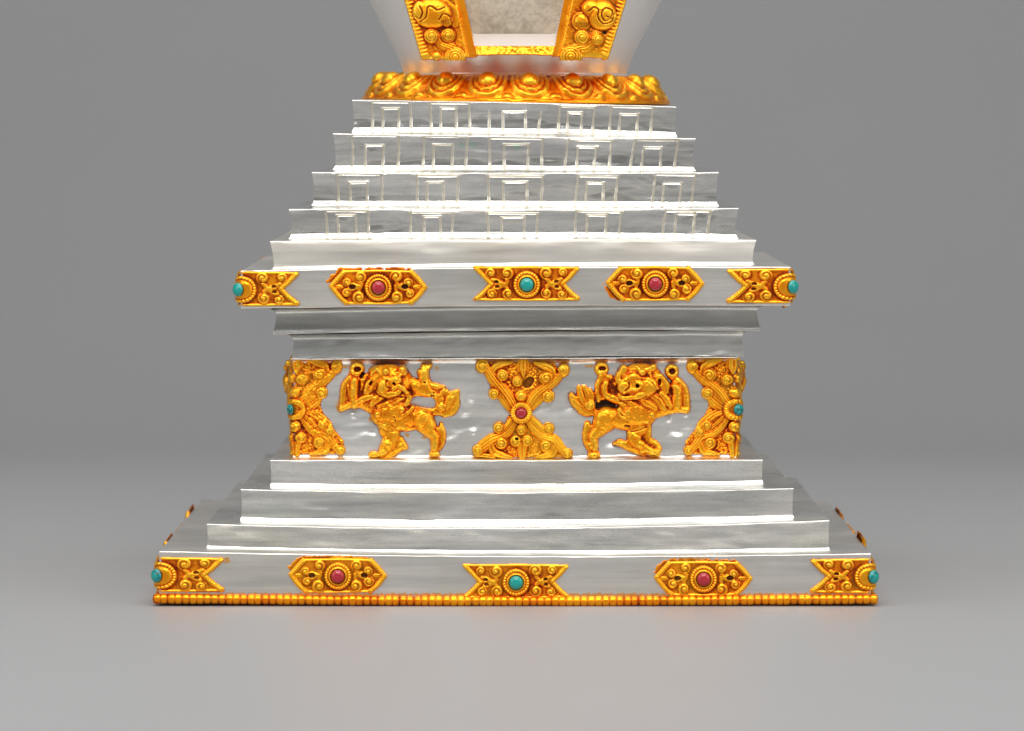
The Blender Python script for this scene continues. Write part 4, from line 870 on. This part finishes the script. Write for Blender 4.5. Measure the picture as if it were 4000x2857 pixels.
    prism('jamb', [(xl_out(YT)+e, YT+e), (xl_b(YT)-e, YT+e), (xl_b(216)-e, 216), (xl_out(216)+e, 222)], FD+8, FD+380, M_GILT, o)
    prism('jamb', [(xr_b(YT)+e, YT+e), (xr_out(YT)-e, YT+e), (xr_out(214)-e, 214), (xr_b(214)+e, 214)], FD+8, FD+380, M_GILT, o)
    prism('sill', [(xl_b(190)-4, 186), (xr_b(190)+4, 186), (xr_b(214), 213), (xl_b(214), 215)], FD+32, FD+200, M_GILT, o)
    # tarnished back wall and silver reveal
    def quad(name, pts, mat):
        me = bpy.data.meshes.new(name); me.from_pydata([(wx(x, FD), d*K, wz(y, FD)) for x, y, d in pts], [], [tuple(range(len(pts)))])
        return part(name, me, mat)
    bw = FD+78
    q = [(xl_b(YT)+7, YT, bw), (1842-2, 118, bw), (1846, 128, bw), (1856, 131, bw), (2160, 131, bw), (2170, 128, bw), (2175, 116, bw), (xr_b(YT)-6, YT, bw)]
    quad('niche_back', q, M_BACK)
    lip = FD+26
    # reveal: strips joining the gilt frame to the back wall
    o2 = []
    ring_out = [(xl_b(YT)-5, YT), (xl_b(118)-5, 118), (xl_b(150)-5, 160), (xl_b(178)-2, 184), (xr_b(178)+2, 184), (xr_b(150)+5, 160), (xr_b(116)+5, 116), (xr_b(YT)+5, YT)]
    V = [(wx(x, FD), lip*K, wz(y, FD)) for x, y in ring_out] + [(wx(x, FD), (d+1)*K, wz(y, FD)) for x, y, d in q]
    me = bpy.data.meshes.new('niche_reveal'); me.from_pydata(V, [], [(i, i+1, i+9, i+8) for i in range(7)])
    part('niche_reveal', me, M_DOME)
niche()
import bmesh
bm = bmesh.new(); bm.from_mesh(VES.data)
kill = [f for f in bm.faces if f.calc_center_median().y < .11 and abs(f.calc_center_median().x-.001) < .0225+.00*f.calc_center_median().z and wz(196, FD) < f.calc_center_median().z < wz(-325, FD)]
bmesh.ops.delete(bm, geom=kill, context='FACES'); bm.to_mesh(VES.data); bm.free()
# ------------------------------------------------------------------ setting: one seamless grey sweep, floor and backdrop
def sweep():
    prof = [(-3.2, 0)] + [(y, 0) for y in np.linspace(-2.5, .95, 16)]
    R_ = .75
    for a in np.linspace(0, PI/2, 24)[1:]: prof.append((.95+R_*math.sin(a), R_*(1-math.cos(a))))
    for z in np.linspace(R_+.2, 3.2, 8): prof.append((.95+R_, z))
    xs = np.linspace(-3, 3, 25); P = np.array(prof)
    V = np.stack([np.broadcast_to(xs[None, :], (len(P), 25)), np.broadcast_to(P[:, 0][:, None], (len(P), 25)), np.broadcast_to(P[:, 1][:, None], (len(P), 25))], -1).reshape(-1, 3)
    F = grid_faces(len(P), 25)
    nf = 16; fl = F[:nf*24]; bd = F[nf*24:]
    for nm, ff in (('table_surface', fl), ('backdrop', bd)):
        u, inv = np.unique(ff, return_inverse=True); me = raw_mesh(nm, V[u], inv.reshape(ff.shape)[:, ::-1])
        o = link(nm, me, M_FLOOR); o['kind'] = 'structure'
sweep()
# ------------------------------------------------------------------ light
def area(name, loc, target, sx, sy, power, col=(1, 1, 1), spread=PI):
    l = bpy.data.lights.new(name, 'AREA'); l.shape = 'RECTANGLE'; l.size = sx; l.size_y = sy; l.energy = power; l.color = col; l.spread = spread
    o = bpy.data.objects.new(name, l); C.objects.link(o); o.location = loc
    o.rotation_euler = (Vector(target)-Vector(loc)).to_track_quat('-Z', 'Y').to_euler(); return o
area('overhead_softbox', (0, .05, 1.25), (0, .12, 0), 1.7, .95, 13, (1, .99, .97))
area('added_front_fill', (0, -1.35, 1.55), (0, -.15, .1), 1.5, .7, 26, (1, .99, .97))  # unseen fill light, added to brighten the floor and what the silver reflects
area('left_softbox', (-1.25, -.75, .75), (0, .1, .1), .7, .9, 6.0, (1, .99, .98))
area('right_softbox', (1.25, -.75, .75), (0, .1, .1), .7, .9, 6.0, (1, .98, .96))
W = bpy.data.worlds.new('World'); scene.world = W; W.use_nodes = True; nt = W.node_tree
bg = nt.nodes['Background']; bg.inputs[1].default_value = 1.0
tcw = N(nt, 'ShaderNodeTexCoord'); sx = N(nt, 'ShaderNodeSeparateXYZ'); nt.links.new(tcw.outputs['Generated'], sx.inputs[0])
nt.links.new(ramp(nt, math_n(nt, 'ADD', math_n(nt, 'MULTIPLY', sx.outputs[2], .5), .5), [(.0, (.6, .59, .57)), (.47, (.8, .785, .76)), (.52, (.58, .565, .54)), (.60, (.20, .20, .195)), (.75, (.17, .17, .17)), (1.0, (.25, .25, .25))]), bg.inputs[0])
# ------------------------------------------------------------------ camera
cam = bpy.data.cameras.new('camera'); co = bpy.data.objects.new('camera', cam); C.objects.link(co)
co.location = (0, -D*K, ZC); co.rotation_euler = (PI/2, 0, 0)
cam.sensor_width = 36; cam.lens = 36*D/4000.; cam.shift_y = -(1428.5-YH)/4000.; cam.clip_start = .05; cam.clip_end = 50
cam.dof.use_dof = True; cam.dof.focus_distance = (D+330)*K; cam.dof.aperture_fstop = 16
scene.camera = co
scene.view_settings.view_transform = 'Standard'; scene.view_settings.look = 'None'; scene.view_settings.exposure = 0
